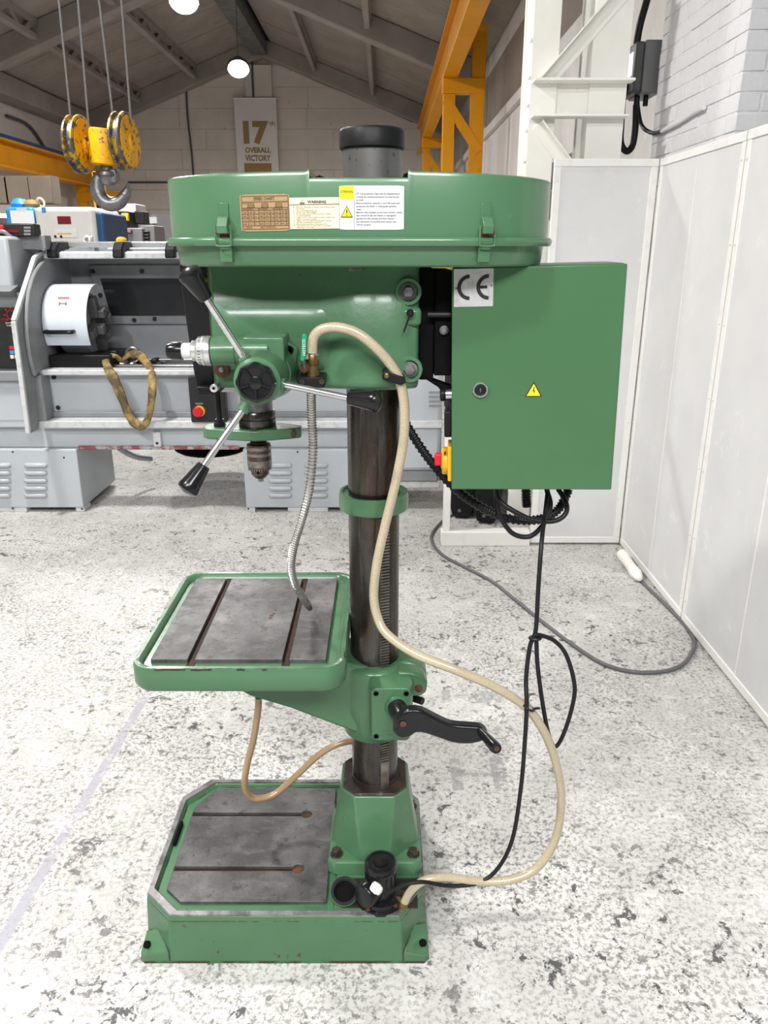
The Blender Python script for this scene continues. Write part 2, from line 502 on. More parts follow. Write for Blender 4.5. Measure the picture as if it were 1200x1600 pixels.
def floor_mat():
    m, nt, p = new_mat('worn_painted_concrete_floor')
    c = mixc(nt, noise_fac(nt, 1.6, .35, .65, 4), (.55, .542, .52), (.43, .422, .40))
    c = mixc(nt, mul(nt, noise_fac(nt, 11, .5, .7, 6, .65), .55), c, (.70, .695, .68))
    c = mixc(nt, mul(nt, noise_fac(nt, 26, .5, .68, 6, .7, off=4), .45), c, (.43, .41, .375))
    # hairline scratches in two directions
    for k, st in enumerate(((1, 14, 1), (16, 1.4, 1))):
        c = mixc(nt, mul(nt, noise_fac(nt, 14, .66, .72, 4, .7, st, off=11 + k, dist=.4), .35), c, (.33, .31, .29))
    wear = noise_fac(nt, 1.1, .36, .56, 3, .55, off=21)                    # where the paint has worn through most
    wear2 = noise_fac(nt, 2.4, .25, .60, 4, .55, off=33)
    fine = noise_fac(nt, 75, .50, .56, 7, .76, off=2)
    c = mixc(nt, mul(nt, mul(nt, fine, wear2), .85), c, (.15, .142, .135))
    fine2 = noise_fac(nt, 34, .585, .61, 7, .74, off=7)
    c = mixc(nt, mul(nt, fine2, .8), c, (.12, .115, .11))
    chip = noise_fac(nt, 21, .585, .60, 8, .72, off=15, dist=.35)
    c = mixc(nt, mul(nt, mul(nt, chip, wear), .95), c, (.062, .061, .062))
    big = noise_fac(nt, 8, .68, .69, 8, .68, off=41)
    c = mixc(nt, mul(nt, big, .92), c, (.075, .074, .075))
    # worn violet-grey line marked along the hall
    geo = node(nt, 'ShaderNodeNewGeometry')
    sx = node(nt, 'ShaderNodeSeparateXYZ')
    nt.links.new(geo.outputs['Position'], sx.inputs[0])
    a, b = ptz(-20, 1510, 0), ptz(203, 1130, 0)
    sl = (b.x - a.x) / (b.y - a.y)
    ly = node(nt, 'ShaderNodeMath', operation='MULTIPLY_ADD')
    nt.links.new(sx.outputs[1], ly.inputs[0])
    ly.inputs[1].default_value = -sl
    ly.inputs[2].default_value = -(a.x - sl * a.y)
    ad = node(nt, 'ShaderNodeMath', operation='ADD')
    nt.links.new(sx.outputs[0], ad.inputs[0])
    nt.links.new(ly.outputs[0], ad.inputs[1])
    ab = node(nt, 'ShaderNodeMath', operation='ABSOLUTE')
    nt.links.new(ad.outputs[0], ab.inputs[0])
    mr = node(nt, 'ShaderNodeMapRange')
    nt.links.new(ab.outputs[0], mr.inputs[0])
    mr.inputs[1].default_value, mr.inputs[2].default_value = .017, .014
    ln = mul(nt, mul(nt, mr.outputs[0], noise_fac(nt, 6, .36, .52, 7, .72, off=51)), .85)
    fade = node(nt, 'ShaderNodeMapRange')                      # the line is only left where nobody drives over it
    nt.links.new(sx.outputs[1], fade.inputs[0])
    fade.inputs[1].default_value, fade.inputs[2].default_value = 2.62, 2.45
    ln = mul(nt, ln, fade.outputs[0])
    c = mixc(nt, ln, c, (.30, .295, .34))
    # stencilled scars left by bolted-down machines
    def near(o, c0, h, e=.004):
        q = node(nt, 'ShaderNodeMath', operation='SUBTRACT')
        nt.links.new(o, q.inputs[0])
        q.inputs[1].default_value = c0
        w = node(nt, 'ShaderNodeMath', operation='ABSOLUTE')
        nt.links.new(q.outputs[0], w.inputs[0])
        r_ = node(nt, 'ShaderNodeMapRange')
        nt.links.new(w.outputs[0], r_.inputs[0])
        r_.inputs[1].default_value, r_.inputs[2].default_value = h + e, h
        return r_.outputs[0]
    rag = noise_fac(nt, 30, .38, .5, 5, .7, off=61)
    for x0, y0, x1, y1 in ((709, 1186, 717, 1234), (774, 1184, 783, 1232), (713, 1208, 780, 1213), (700, 1086, 745, 1091), (745, 1080, 783, 1098), (692, 1078, 702, 1096)):
        A_, D_ = ptz(x0, y1, 0), ptz(x1, y0, 0)
        f_ = mul(nt, mul(nt, near(sx.outputs[0], (A_.x + D_.x) / 2, (D_.x - A_.x) / 2), near(sx.outputs[1], (A_.y + D_.y) / 2, (D_.y - A_.y) / 2)), mul(nt, rag, .75))
        c = mixc(nt, f_, c, (.26, .255, .255))
    nt.links.new(c, p.inputs['Base Color'])
    p.inputs['Roughness'].default_value = .55
    p.inputs['Specular IOR Level'].default_value = .3
    b = node(nt, 'ShaderNodeBump')
    b.inputs['Strength'].default_value = .25
    b.inputs['Distance'].default_value = .003
    nt.links.new(noise_fac(nt, 40, .3, .7, 6, .7, off=2), b.inputs['Height'])
    nt.links.new(b.outputs[0], p.inputs['Normal'])
    return m


def mesh_sheet_mat():
    m, nt, p = new_mat('white_perforated_sheet')
    tc = node(nt, 'ShaderNodeTexCoord')
    sx = node(nt, 'ShaderNodeSeparateXYZ')
    nt.links.new(tc.outputs['Object'], sx.inputs[0])
    h = node(nt, 'ShaderNodeMath', operation='ADD')
    nt.links.new(sx.outputs[0], h.inputs[0])
    nt.links.new(sx.outputs[1], h.inputs[1])
    K = 2 * math.pi / .0085
    s = []
    for o in (h.outputs[0], sx.outputs[2]):
        q = node(nt, 'ShaderNodeMath', operation='SINE')
        nt.links.new(mul(nt, o, K), q.inputs[0])
        s.append(q.outputs[0])
    pr = mul(nt, s[0], s[1])
    r = node(nt, 'ShaderNodeMapRange')
    nt.links.new(pr, r.inputs[0])
    r.inputs[1].default_value, r.inputs[2].default_value = .15, .4
    clog = noise_fac(nt, 3.2, .62, .40, 5, .65, off=3)                   # holes filled with paint here and there
    c = mixc(nt, noise_fac(nt, 1.2, .35, .65, 4), (.65, .65, .645), (.60, .60, .60))
    c = mixc(nt, mul(nt, mul(nt, r.outputs[0], clog), .5), c, (.42, .42, .42))
    c = mixc(nt, mul(nt, noise_fac(nt, 7, .6, .66, 6, .75, off=8), .7), c, (.68, .68, .675))
    nt.links.new(c, p.inputs['Base Color'])
    p.inputs['Roughness'].default_value = .5
    return m


mt['floor'] = floor_mat()
mt['mesh'] = mesh_sheet_mat()

# ================================================================== THE HALL
XR, XL, YG, Y0 = 1.65, -7.2, 20.0, -6.0
RX, RZ, SL = -2.78, 6.1, 0.37


def roof_z(x):
    return RZ - SL * abs(x - RX)


fl = struct(B().box(-9, 5, -7, 21, -.2, 0).obj('floor', mt['floor'], smooth=False), 'white painted concrete floor with dark worn patches')

# ceiling: backing sheet, then panels, rafters and purlins as pieces
b = B()
for s in (-1, 1):
    xe = XR + .15 if s > 0 else XL - .15
    b.prism([(RX, RZ + .06), (xe, roof_z(xe) + .06), (xe, roof_z(xe) + .12), (RX, RZ + .12)], 'y', Y0, YG + .3)
ceiling = struct(b.obj('ceiling', mt['gap'], smooth=False), 'pitched roof of dusty grey panels on concrete rafters')
strips = [(-2.56, -1.58), (-1.58, -.27), (-.27, 1.04), (1.04, XR), (-3.0, -4.3), (-4.3, -5.6), (-5.6, -6.9), (-6.9, XL)]
PW = 1.2
for x0, x1 in strips:
    a, c = min(x0, x1) + .006, max(x0, x1) - .006
    me = None
    k = 0
    y = Y0
    while y < YG - .05:
        w = PW if y > 8 else 2.4
        if me is None or k != w:
            b = B().loft([[(a, .008, roof_z(a)), (c, .008, roof_z(c)), (c, .008, roof_z(c) + .05), (a, .008, roof_z(a) + .05)],
                          [(a, w - .008, roof_z(a)), (c, w - .008, roof_z(c)), (c, w - .008, roof_z(c) + .05), (a, w - .008, roof_z(a) + .05)]])
            o = b.obj('roof_panel', mt['roof'], ceiling, smooth=False, loc=(0, y, random.uniform(-.004, .004)))
            me, k = o.data, w
        else:
            o = bpy.data.objects.new('roof_panel', me)
            C.objects.link(o)
            o.location = (0, y, random.uniform(-.005, .005))
            o.parent = ceiling
        y += w


def rafter(y, depth, th):
    for s in (-1, 1):
        xe = XR if s > 0 else XL
        z0, z1 = roof_z(RX), roof_z(xe)
        B().prism([(RX, z0), (xe, z1), (xe, z1 - depth - .05), (RX + s * .35, roof_z(RX + s * .35) - depth), (RX, z0 - depth - .02)], 'y', y, y + th).obj(
            'rafter', mt['concrete'], ceiling, bevel=.02)


rafter(14.1, .34, .32)
rafter(19.68, .36, .34)
rafter(8.4, .34, .32)
rafter(2.7, .34, .32)
for x in (-1.58, -.27, 1.04):                     # plain purlins of the right slope
    b = B().box(x - .07, x + .07, Y0, YG - .3, roof_z(x) - .10, roof_z(x) + .02)
    b.box(x - .045, x + .045, Y0, YG - .3, roof_z(x) - .24, roof_z(x) - .10)
    b.obj('purlin', mt['concrete'], ceiling, bevel=.01)
for x in (-4.3, -5.6):                            # openwork purlins of the left slope
    z = roof_z(x)
    b = B().box(x - .07, x + .07, Y0, YG - .3, z - .07, z + .02).box(x - .06, x + .06, Y0, YG - .3, z - .27, z - .20)
    y = 8.0
    while y < YG - .4:
        b.prism([(y, z - .20), (y + .16, z - .20), (y + .42, z - .07), (y + .22, z - .07)], 'x', x - .04, x + .04)
        b.prism([(y + .66, z - .20), (y + .82, z - .20), (y + .62, z - .07), (y + .42, z - .07)], 'x', x - .04, x + .04)
        y += .94
    b.obj('purlin', mt['concrete'], ceiling)
b = B()
for x in (RX - .16, RX + .1):
    b.box(x - .05, x + .05, Y0, YG - .3, RZ - .34, RZ - .02)
b.box(RX - .2, RX + .15, Y0, YG - .3, RZ - .36, RZ - .33)
part(b.obj('ridge_beam', mt['galv'], ceiling), 'grey galvanised ridge beam')
b = B().box(XL - .05, XL + .45, Y0, YG - .3, 4.22, 4.58)
part(b.obj('eaves_beam', mt['concrete'], ceiling, bevel=.02), 'deep concrete eaves beam')

# gable
wb_ = struct(B().prism([(XL - .2, 0), (XR + .2, 0), (XR + .2, roof_z(XR)), (RX, RZ), (XL - .2, roof_z(XL))], 'y', YG + .03, YG + .25).obj(
    'wall_back', mt['gable'], smooth=False), 'dusty white gable wall of large blocks')
ch, z, row = .44, 1.2, 0
while z < RZ - .5:
    lo = max(XL, RX - (RZ - (z + ch * .2)) / SL)
    hi = min(XR, RX + (RZ - (z + ch * .2)) / SL)
    x = lo - (row % 2) * .6
    while x < hi:
        a, c = max(lo, x), min(hi, x + 1.5)
        if c - a > .1:
            B().box(a + .003, c - .003, YG + random.uniform(-.004, .004), YG + .06, z + .003, z + ch - .003).obj('wall_block', mt['gable'], wb_, smooth=False)
        x += 1.5
    z += ch
    row += 1
B().box(-3.2, -2.58, YG - .1, YG + .05, 3.0, RZ - .5).obj('pier', mt['gable'], wb_, bevel=.01)

# side walls
wr = struct(B().box(XR, XR + .3, 4.75, YG, 0, roof_z(XR) + .1).obj('wall_right', mt['wallw'], smooth=False), 'white painted side wall with grime')
for y in (5.9, 9.8, 13.7):
    B().box(XR - .02, XR + .1, y, y + .30, 0, 4.4).obj('pier', mt['wallw'], wr, bevel=.01)
B().box(XR - .06, XR + .1, 4.8, YG, 3.28, 3.40).obj('ledge', mt['wallw'], wr, bevel=.008)
wl = struct(B().box(XL - .3, XL, Y0, YG, 0, roof_z(XL) + .1).obj('wall_left', mt['gable'], smooth=False), 'dusty white left side wall')
wp = struct(B().box(1.5045, 3.2, 3.6425, 4.75, 0, 4.5).obj('wall_pier', mt['mortar'], smooth=False), 'white painted brick pier above the perforated screens')
BL, BH = .225, .0755


def brick_mesh(L, name):
    o = B().box(0, .02, 0, L - .007, 0, BH - .007).obj(name, mt['brick'], wp, bevel=.003)
    return o


proto = {}


def brick(L, loc, turn):
    key = (round(L, 3), turn)
    if key not in proto:
        b = B()
        n = 5
        # slightly uneven painted face
        if turn:
            b.box(0, L - .007, 0, .02, 0, BH - .007)
        else:
            b.box(0, .02, 0, L - .007, 0, BH - .007)
        o = b.obj('brick', mt['brick'], wp, bevel=.0035)
        proto[key] = o
    else:
        o = proto[key].copy()
        C.objects.link(o)
    o.location = loc
    o.rotation_euler = (random.uniform(-.006, .006), random.uniform(-.004, .004), random.uniform(-.01, .01))


for r_ in range(14):
    z = 1.93 + r_ * BH
    y = 3.64 if r_ % 2 else 3.64 + .1075
    if r_ % 2 == 0:
        brick(.1075, (1.5 + random.uniform(-.002, .002), 3.64, z), False)
    while y < 4.74:
        L = min(BL, 4.75 - y)
        if L > .06:
            brick(L, (1.5 + random.uniform(-.003, .003), y, z), False)
        y += BL
    x = 1.5 + (.1 if r_ % 2 else .205)
    brick(x - 1.5, (1.5, 3.637 + random.uniform(-.002, .002), z), True)
    while x < 1.9:
        brick(BL, (x, 3.637 + random.uniform(-.003, .003), z), True)
        x += BL

# ------------------------------------------------------------------ lamps of the hall, then added fill lights
lamp_names = {15.3: 'round LED high bay lamp nearest the gable banner', 11.4: 'round LED high bay lamp cut by the top edge of the picture',
              7.5: 'round LED high bay lamp overhead beyond the lathe', 3.6: 'round LED high bay lamp overhead in front of the lathe', -.3: 'round LED high bay lamp overhead behind the photographer'}
for i, y in enumerate((15.3, 11.4, 7.5, 3.6, -.3)):
    x, z = -2.56, 4.6
    t = thing('high_bay_lamp', lamp_names.get(y, 'round LED high bay lamp hanging over the lathe'), 'lamp', (x, y, z), 'high bay lamps under the ridge')
    ax_ = Vector((-.12, .75 if y > 10 else 0, 1)).normalized()             # the two far lamps are tipped towards the hall
    B().revolve((x, y, z), ax_, [(.19, .01), (.2, .03), (.2, .06), (.11, .08), (.1, .2), (.03, .22)], 28).obj('housing', mt['dgrey'], t)
    B().revolve((x, y, z), ax_, [(.175, -.002), (.18, .012)], 28).obj('lamp_face', mt['lamp'], t)
    B().cyl(Vector((x, y, z)) + ax_ * .2, (x, y + ax_.y * .2, RZ - .35), .008, n=8).obj('hanger', mt['wire'], t)
    ld = bpy.data.lights.new('led_light', 'AREA')
    ld.shape = 'DISK'
    ld.size = .4
    ld.energy = LAMP_W
    ld.color = (1, .985, .965)
    lo_ = bpy.data.objects.new('led_light', ld)
    C.objects.link(lo_)
    lo_.location = Vector((x, y, z)) - ax_ * .012
    adopt(lo_, t)

for x, side in ((-1.1, 'left'), (1.0, 'right')):  # added out of view to give the drill soft frontal light
    y, z = -2.6, 4.3
    t = thing('added_fill_light', 'added soft fill light, unseen overhead behind the photographer, the %s one' % side, 'lamp', (x, y, z), 'added fill lights')
    B().box(x - .8, x + .8, y - .68, y + .68, z + .004, z + .08).obj('housing', mt['mwhite'], t, bevel=.01)
    for dx in (-.6, .6):
        B().cyl((x + dx, y, z + .08), (x + dx, y, roof_z(x + dx) + .01), .005, n=6).obj('hanger', mt['wire'], t)
    ld = bpy.data.lights.new('fill_light', 'AREA')
    ld.shape = 'RECTANGLE'
    ld.size, ld.size_y = 1.5, 1.3
    ld.energy = FILL_W
    ld.color = (.985, .99, 1)
    lo_ = bpy.data.objects.new('fill_light', ld)
    C.objects.link(lo_)
    lo_.location = (x, y, z)
    adopt(lo_, t)

# ------------------------------------------------------------------ right crane runway
t = thing('crane_runway', 'yellow steel crane runway on lattice posts along the right wall', 'crane runway', (.85, 11, 0))
b = B().box(.76, .95, 5.4, 19.6, 3.70, 3.725).box(.84, .865, 5.4, 19.6, 3.725, 4.23).box(.76, .95, 5.4, 19.6, 4.23, 4.255)
b.obj('runway_beam', mt['yellow'], t, bevel=.004)
for y in (11.2, 16.8):
    q = B().box(.77, .93, y, y + .1, 0, 3.52).obj('post', mt['yellow'], t, bevel=.008)
    q = B().box(1.13, 1.31, y, y + .1, 0, 4.3).obj('post', mt['yellow'], t, bevel=.008)
    B().box(.76, 1.31, y - .02, y + .14, 3.52, 3.7).obj('bracket', mt['yellow'], q, bevel=.008)
    for k in range(4):
        z1 = 3.45 - k * .75
        xa, xb = (.80, 1.26) if k % 2 == 0 else (1.26, .80)
        d = Vector((xb - xa, 0, -.62)).normalized()
        n = Vector((-d.z, 0, d.x)) * .06
        a, c = Vector((xa, 0, z1)), Vector((xb, 0, z1 - .62))
        B().prism([((a + n).x, (a + n).z), ((c + n).x, (c + n).z), ((c - n).x, (c - n).z), ((a - n).x, (a - n).z)], 'y', y - .015, y + .03).obj('brace', mt['yellow'], q)
# left crane runway
t = thing('crane_runway', 'yellow runway beam with a blue rail strip along the left wall', 'crane runway', (-6.6, 17, 0))
b = B().box(-6.95, -6.6, 9, 19.6, 2.96, 3.0).box(-6.82, -6.76, 9, 19.6, 3.0, 3.42).box(-6.95, -6.6, 9, 19.6, 3.40, 3.44)
b.obj('runway_beam', mt['yellow'], t, bevel=.005)
part(B().box(-6.86, -6.70, 9, 19.6, 3.44, 3.53).obj('crane_rail', mt['blue'], t), 'blue conductor rail strip')
for y in (18.6,):
    for x in (-6.9, -6.15):
        B().box(x, x + .22, y, y + .14, 0, 2.96 if x < -6.5 else 2.7).obj('post', mt['yellow'], t, bevel=.01)
    B().box(-6.9, -5.9, y - .02, y + .1, 2.62, 2.82).obj('bracket', mt['yellow'], t, bevel=.01)
    a = B()
    a.prism([(-6.1, 2.6), (-5.9, 2.6), (-5.45, 1.2), (-5.65, 1.2)], 'y', y - .02, y + .06)
    a.obj('brace', mt['yellow'], t)
# yellow stand of the far left bay that shows beside the hook
t = thing('steel_trestle', 'yellow A-shaped trestle behind the crane hook', 'trestle', (-3.2, 8.5, 0))
for pts in (((143, 268), (158, 268), (162, 372), (150, 372)), ((158, 330), (170, 330), (178, 375), (166, 378)), ((158, 325), (166, 328), (150, 370), (146, 360))):
    P = [pt(x, y, 8.5) for x, y in pts]
    B().prism([(p.x, p.z) for p in P], 'y', 8.5, 8.58).obj('leg', mt['yellow'], t, bevel=.005)
P0, P1 = pt(146, 268, 8.54), pt(158, 372, 8.54)
B().box(P0.x, P0.x + .09, 8.5, 8.6, 0, P0.z).obj('post', mt['yellow'], t, bevel=.005)

# ------------------------------------------------------------------ gable conduits and banner
def conduit(label, pts, r=.02, m='dgrey'):
    return tag(B().tube(pts, r, 8, 4).obj('conduit', mt[m], None), label, 'conduit')


gy = YG - .03
conduit('thin black conduit dropping down the gable left of the banner', [pt(302, 112, gy), pt(292, 122, gy), pt(293, 180, gy), pt(302, 272, gy), pt(303, 400, gy)], .022)
conduit('black conduit following the left roof slope on the gable', [pt(150, 205, gy), pt(165, 192, gy), pt(220, 165, gy), pt(300, 126, gy), pt(352, 104, gy)], .025)
conduit('black conduit following the right roof slope on the gable', [pt(420, 90, gy), pt(500, 128, gy), pt(560, 152, gy), pt(645, 190, gy)], .025)
conduit('straight conduit dropping from the ridge to the banner', [pt(393, 60, gy - .1), pt(394, 110, gy - .1), pt(396, 153, gy - .1)], .022)
conduit('horizontal pipe low on the gable wall', [pt(200, 285, gy), pt(262, 285, gy), pt(330, 286, gy)], .022)
conduit('pipe bracket line on the left side wall', [(XL + .05, 16.2, 4.0), (XL + .05, 17.2, 3.95), (XL + .05, 18.0, 3.5), (XL + .05, 18.6, 3.2)], .03)

ban = thing('banner', 'white hanging banner with gold 17th OVERALL VICTORY lettering', 'banner', (-2.9, 19.86, 2.3))
by = 19.86
c0, c1 = pt(365, 153, by), pt(431, 153, by)
zb = 2.3
B().box(c0.x, c1.x, by, by + .02, zb, c0.z).obj('sheet', mt['banner'], ban)
B().cyl((c0.x - .02, by + .01, c0.z), (c1.x + .02, by + .01, c0.z), .018, n=10).obj('top_rod', mt['alu'], ban)
MX = Matrix(((1, 0, 0), (0, 0, 1), (0, 1, 0))).to_4x4()


def flat(x, y, z):
    """text plane facing the camera side (-Y)"""
    return Matrix.Translation((x, y, z)) @ Matrix(((1, 0, 0, 0), (0, 0, 1, 0), (0, 1, 0, 0), (0, 0, 0, 1)))


def put_text(body, px0, px1, py0, py1, Y, m, parent, name='lettering', bold=0.0):
    """capital-height lettering filling a measured box"""
    A, D = pt(px0, py1, Y), pt(px1, py0, Y)
    vs, fs = text_geo(body, 1.0, 'LEFT', bold)
    xs = [v[0] for v in vs]
    ys = [v[1] for v in vs]
    sx = (D.x - A.x) / (max(xs) - min(xs))
    sz = (D.z - A.z) / (max(ys) - min(ys))
    b = B()
    b.add([(A.x + (v[0] - min(xs)) * sx, Y, A.z + (v[1] - min(ys)) * sz) for v in vs], fs)
    return b.obj(name, m, parent, smooth=False, recalc=False)


put_text('17', 381, 419, 189, 226, by - .006, mt['gold'], ban, bold=.06)
put_text('th', 421, 429, 189, 196, by - .006, mt['gold'], ban, bold=.02)
put_text('OVERALL', 383, 423, 230, 239, by - .006, mt['gold'], ban, bold=.045)
put_text('VICTORY', 383, 423, 242, 252, by - .006, mt['gold'], ban, bold=.045)
A, D = pt(384, 300, by), pt(424, 255, by)
B().box(A.x, D.x, by - .008, by, A.z, D.z).obj('gold_block', mt['gold'], ban)

# ================================================================== SCREENS, STANCHION, RIGHT CORNER
SZ = 2.02
SX = 1.356


def screen(label, axis, a0, a1, fixed, z0=.012, z1=SZ, seam=None):
    """perforated panel in a flat steel frame; axis 'x' stands across the hall, 'y' along it"""
    base = ((a0 + a1) / 2, fixed, 0) if axis == 'x' else (fixed, (a0 + a1) / 2, 0)
    t = thing('perforated_screen', label, 'screen', base, 'white perforated screens')

    def bx(u0, u1, w0, w1, za, zb, name, m, bevel=.002):
        b = B()
        b.box(u0, u1, fixed + w0, fixed + w1, za, zb) if axis == 'x' else b.box(fixed + w0, fixed + w1, u0, u1, za, zb)
        return b.obj(name, mt[m], t, bevel=bevel)
    bx(a0 + .01, a1 - .01, -.002, .002, z0 + .01, z1 - .01, 'mesh_sheet', 'mesh', 0)
    w = .035
    bx(a0, a1, -.008, .02, z1 - w, z1, 'frame_rail', 'frame_w')
    bx(a0, a1, -.008, .02, z0, z0 + w, 'frame_rail', 'frame_w')
    bx(a0, a0 + w, -.006, .02, z0 + w, z1 - w, 'frame_stile', 'frame_w')
    bx(a1 - w, a1, -.006, .02, z0 + w, z1 - w, 'frame_stile', 'frame_w')
    if seam:
        bx(seam - .004, seam + .004, -.004, .0, z0 + w, z1 - w, 'sheet_seam', 'frame_w', 0)
    b = B()
    for k in range(7):
        z = z0 + .1 + k * (z1 - z0 - .2) / 6
        for u in (a0 + w / 2, a1 - w / 2):
            p = (u, fixed - .008, z) if axis == 'x' else (fixed - .008, u, z)
            d = (0, -1, 0) if axis == 'x' else (-1, 0, 0)
            b.revolve(p, d, [(.005, 0), (.005, .001), (.003, .003)], 8)
    b.obj('rivets', mt['frame_w'], t)['kind'] = 'stuff'
    return t


screen('white perforated screen facing the camera in the corner behind the cabinet', 'x', .835, SX - .012, 4.11)
screen('white perforated screen along the right, the one next to the corner', 'y', 3.155, 4.10, SX, seam=3.62)
screen('white perforated screen along the right, nearest the camera', 'y', 2.15, 3.145, SX, seam=2.6)
screen('white perforated screen along the right, leaving the picture', 'y', 1.15, 2.14, SX)
# open frame continuing left of the corner screen
t = thing('steel_stand', 'open white steel frame with low bottom rail behind the drill column', 'frame', (.58, 4.1, 0))
B().box(.325, .83, 4.08, 4.16, .0, .085).obj('bottom_rail', mt['frame_w'], t, bevel=.004)
B().box(.335, .375, 4.10, 4.15, .085, 1.25).obj('post', mt['frame_w'], t, bevel=.004)
B().box(.335, .83, 4.10, 4.15, 1.25, 1.30).obj('top_rail', mt['frame_w'], t, bevel=.004)

# small black trolley feet behind the frame
t = thing('machine_stand', 'black machine stand with two rounded feet behind the white frame', 'machine stand', (.6, 4.6, 0))
b = B().box(.44, .75, 4.62, 4.95, .1, .5)
b.obj('body', mt['satin'], t, bevel=.02)
for x in (.43, .57):
    P = [(x, .02), (x + .10, .0), (x + .14, .06), (x + .15, .26), (x - .01, .26), (x - .02, .1)]
    f = B().prism(P, 'y', 4.44 if x > .5 else 4.54, 4.66).obj('foot', mt['satin'], t, bevel=.015)
    B().hexbolt((x + .04, 4.44 if x > .5 else 4.54, .06), (0, -1, 0), .012, .012).obj('bolt', mt['steelgrey'], f)

# ------------------------------------------------------------------ stanchion
t = thing('lattice_stanchion', 'cream white steel lattice stanchion rising behind the corner screen', 'stanchion', (1.0, 4.6, 0))


def post(x0, x1, name):
    b = B().box(x0, x1, 4.52, 4.535, 0, 4.35).box(x0, x1, 4.80, 4.815, 0, 4.35).box(x0 + .01, x0 + .022, 4.535, 4.80, 0, 4.35)
    return b.obj(name, mt['cream'], t, bevel=.002)


post(.765, .905, 'post')
post(1.075, 1.27, 'post')
b = B().box(.78, 1.275, 4.535, 4.545, 2.26, 2.43).box(.775, 1.29, 4.44, 4.535, 2.422, 2.434).box(.775, 1.275, 4.44, 4.535, 2.256, 2.266)
b.obj('cross_channel', mt['cream'], t, bevel=.002)


def angle_bar(p0, p1, w, name='diagonal', y=4.52, out=.07):
    p0, p1 = Vector(p0), Vector(p1)
    d = (p1 - p0).normalized()
    n = Vector((-d.z, 0, d.x))
    if n.x > 0:
        n = -n
    b = B()
    for a, c, ya, yb in ((0, w, y - .008, y), (0, .008, y - out, y)):
        q = [p0 + n * a, p1 + n * a, p1 + n * c, p0 + n * c]
        b.prism([(v.x, v.z) for v in q], 'y', ya, yb)
    return b.obj(name, mt['cream'], t, bevel=.0015)


p = [pt(846, 122, 4.52), pt(985, -40, 4.52), pt(845, 190, 4.52), pt(893, 256, 4.52)]
angle_bar(p[0], p[1], -.07)
angle_bar(p[3], p[2], .06)
p = [pt(893, 256, 4.52), pt(985, 380, 4.52)]
angle_bar(p[1], p[0], .06)
b = B()
for z in (2.62, 2.45, 2.32, 2.2, 2.05):
    b.hexbolt((.765, 4.53, z), (-1, 0, 0), .012, .014)
b.obj('flange_bolt', mt['cream'], t)

# dark steel beam seen through the stanchion
tag(B().box(1.30, 1.50, 5.6, 9.5, 2.10, 2.24).obj('steel_beam', mt['steelgrey'], None, bevel=.01), 'dark grey steel beam along the wall behind the stanchion', 'beam')
# isolator box on wall
t = thing('isolator_box', 'dark grey electrical isolator box beside the brick pier', 'isolator', (1.45, 5.0, 2.3))
X0, X1 = 1.40, 1.56
B().box(X0 + .05, X1, 4.86, 5.12, 2.435, 2.70).obj('box_body', mt['mgrey'], t, bevel=.008)
f = B().box(X0, X0 + .05, 4.865, 5.115, 2.44, 2.695).obj('front_cover', mt['dgrey'], t, bevel=.012)
B().box(X0 - .002, X0 + .001, 4.90, 5.08, 2.53, 2.65).obj('bright_label', mt['alu'], f)
b = B().revolve((X0, 4.98, 2.485), (-1, 0, 0), [(.035, 0), (.035, .012), (.02, .02)], 20).box(X0 - .04, X0 - .012, 4.965, 4.995, 2.465, 2.51)
b.obj('rotary_switch', mt['black'], f)
B().cyl((1.455, 4.95, 2.44), (1.455, 4.95, 2.38), .016).cyl((1.50, 4.93, 2.44), (1.50, 4.93, 2.38), .014).obj('cable_gland', mt['satin'], t)


def cable(label, pts, r, m='rubber', cat='cable', sub=8, group=None, name='cable'):
    o = B().tube(pts, r, 10, sub).obj(name, mt[m], None, angle=60)
    return tag(o, label, cat, group)


cable('thick black cable coming down into the grey isolator box', [(1.50, 4.98, 4.3), (1.49, 4.98, 3.3), (1.48, 4.98, 3.0), (1.44, 4.97, 2.80), (1.43, 4.97, 2.705)], .02)
cable('looped black cable hanging under the grey isolator box', [(1.455, 4.95, 2.39), (1.462, 4.95, 2.26), (1.45, 4.94, 2.17), (1.415, 4.93, 2.145), (1.38, 4.93, 2.19), (1.375, 4.94, 2.3), (1.38, 4.98, 2.5)], .019)
pw = [pt(x, y, Y) for x, y, Y in ((996, 152, 4.93), (998, 175, 4.92), (1004, 198, 4.86))]
for x, y in ((1020, 208), (1034, 205), (1060, 192), (1085, 176), (1100, 168)):
    Yq = 1.487 / ((x - 600) / F) * (CP - (y - 800) / F * SP)
    pw.append(pt(x, y, Yq))
tag(B().tube(pw[:5], .011, 8, 6).obj('cable', mt['rubber'], None), 'thin black cable running from the isolator to the brick pier', 'cable')
tag(B().tube(pw[4:], .011, 8, 6).obj('cable', mt['brick'], None), 'white painted cable end across the brick pier', 'cable')

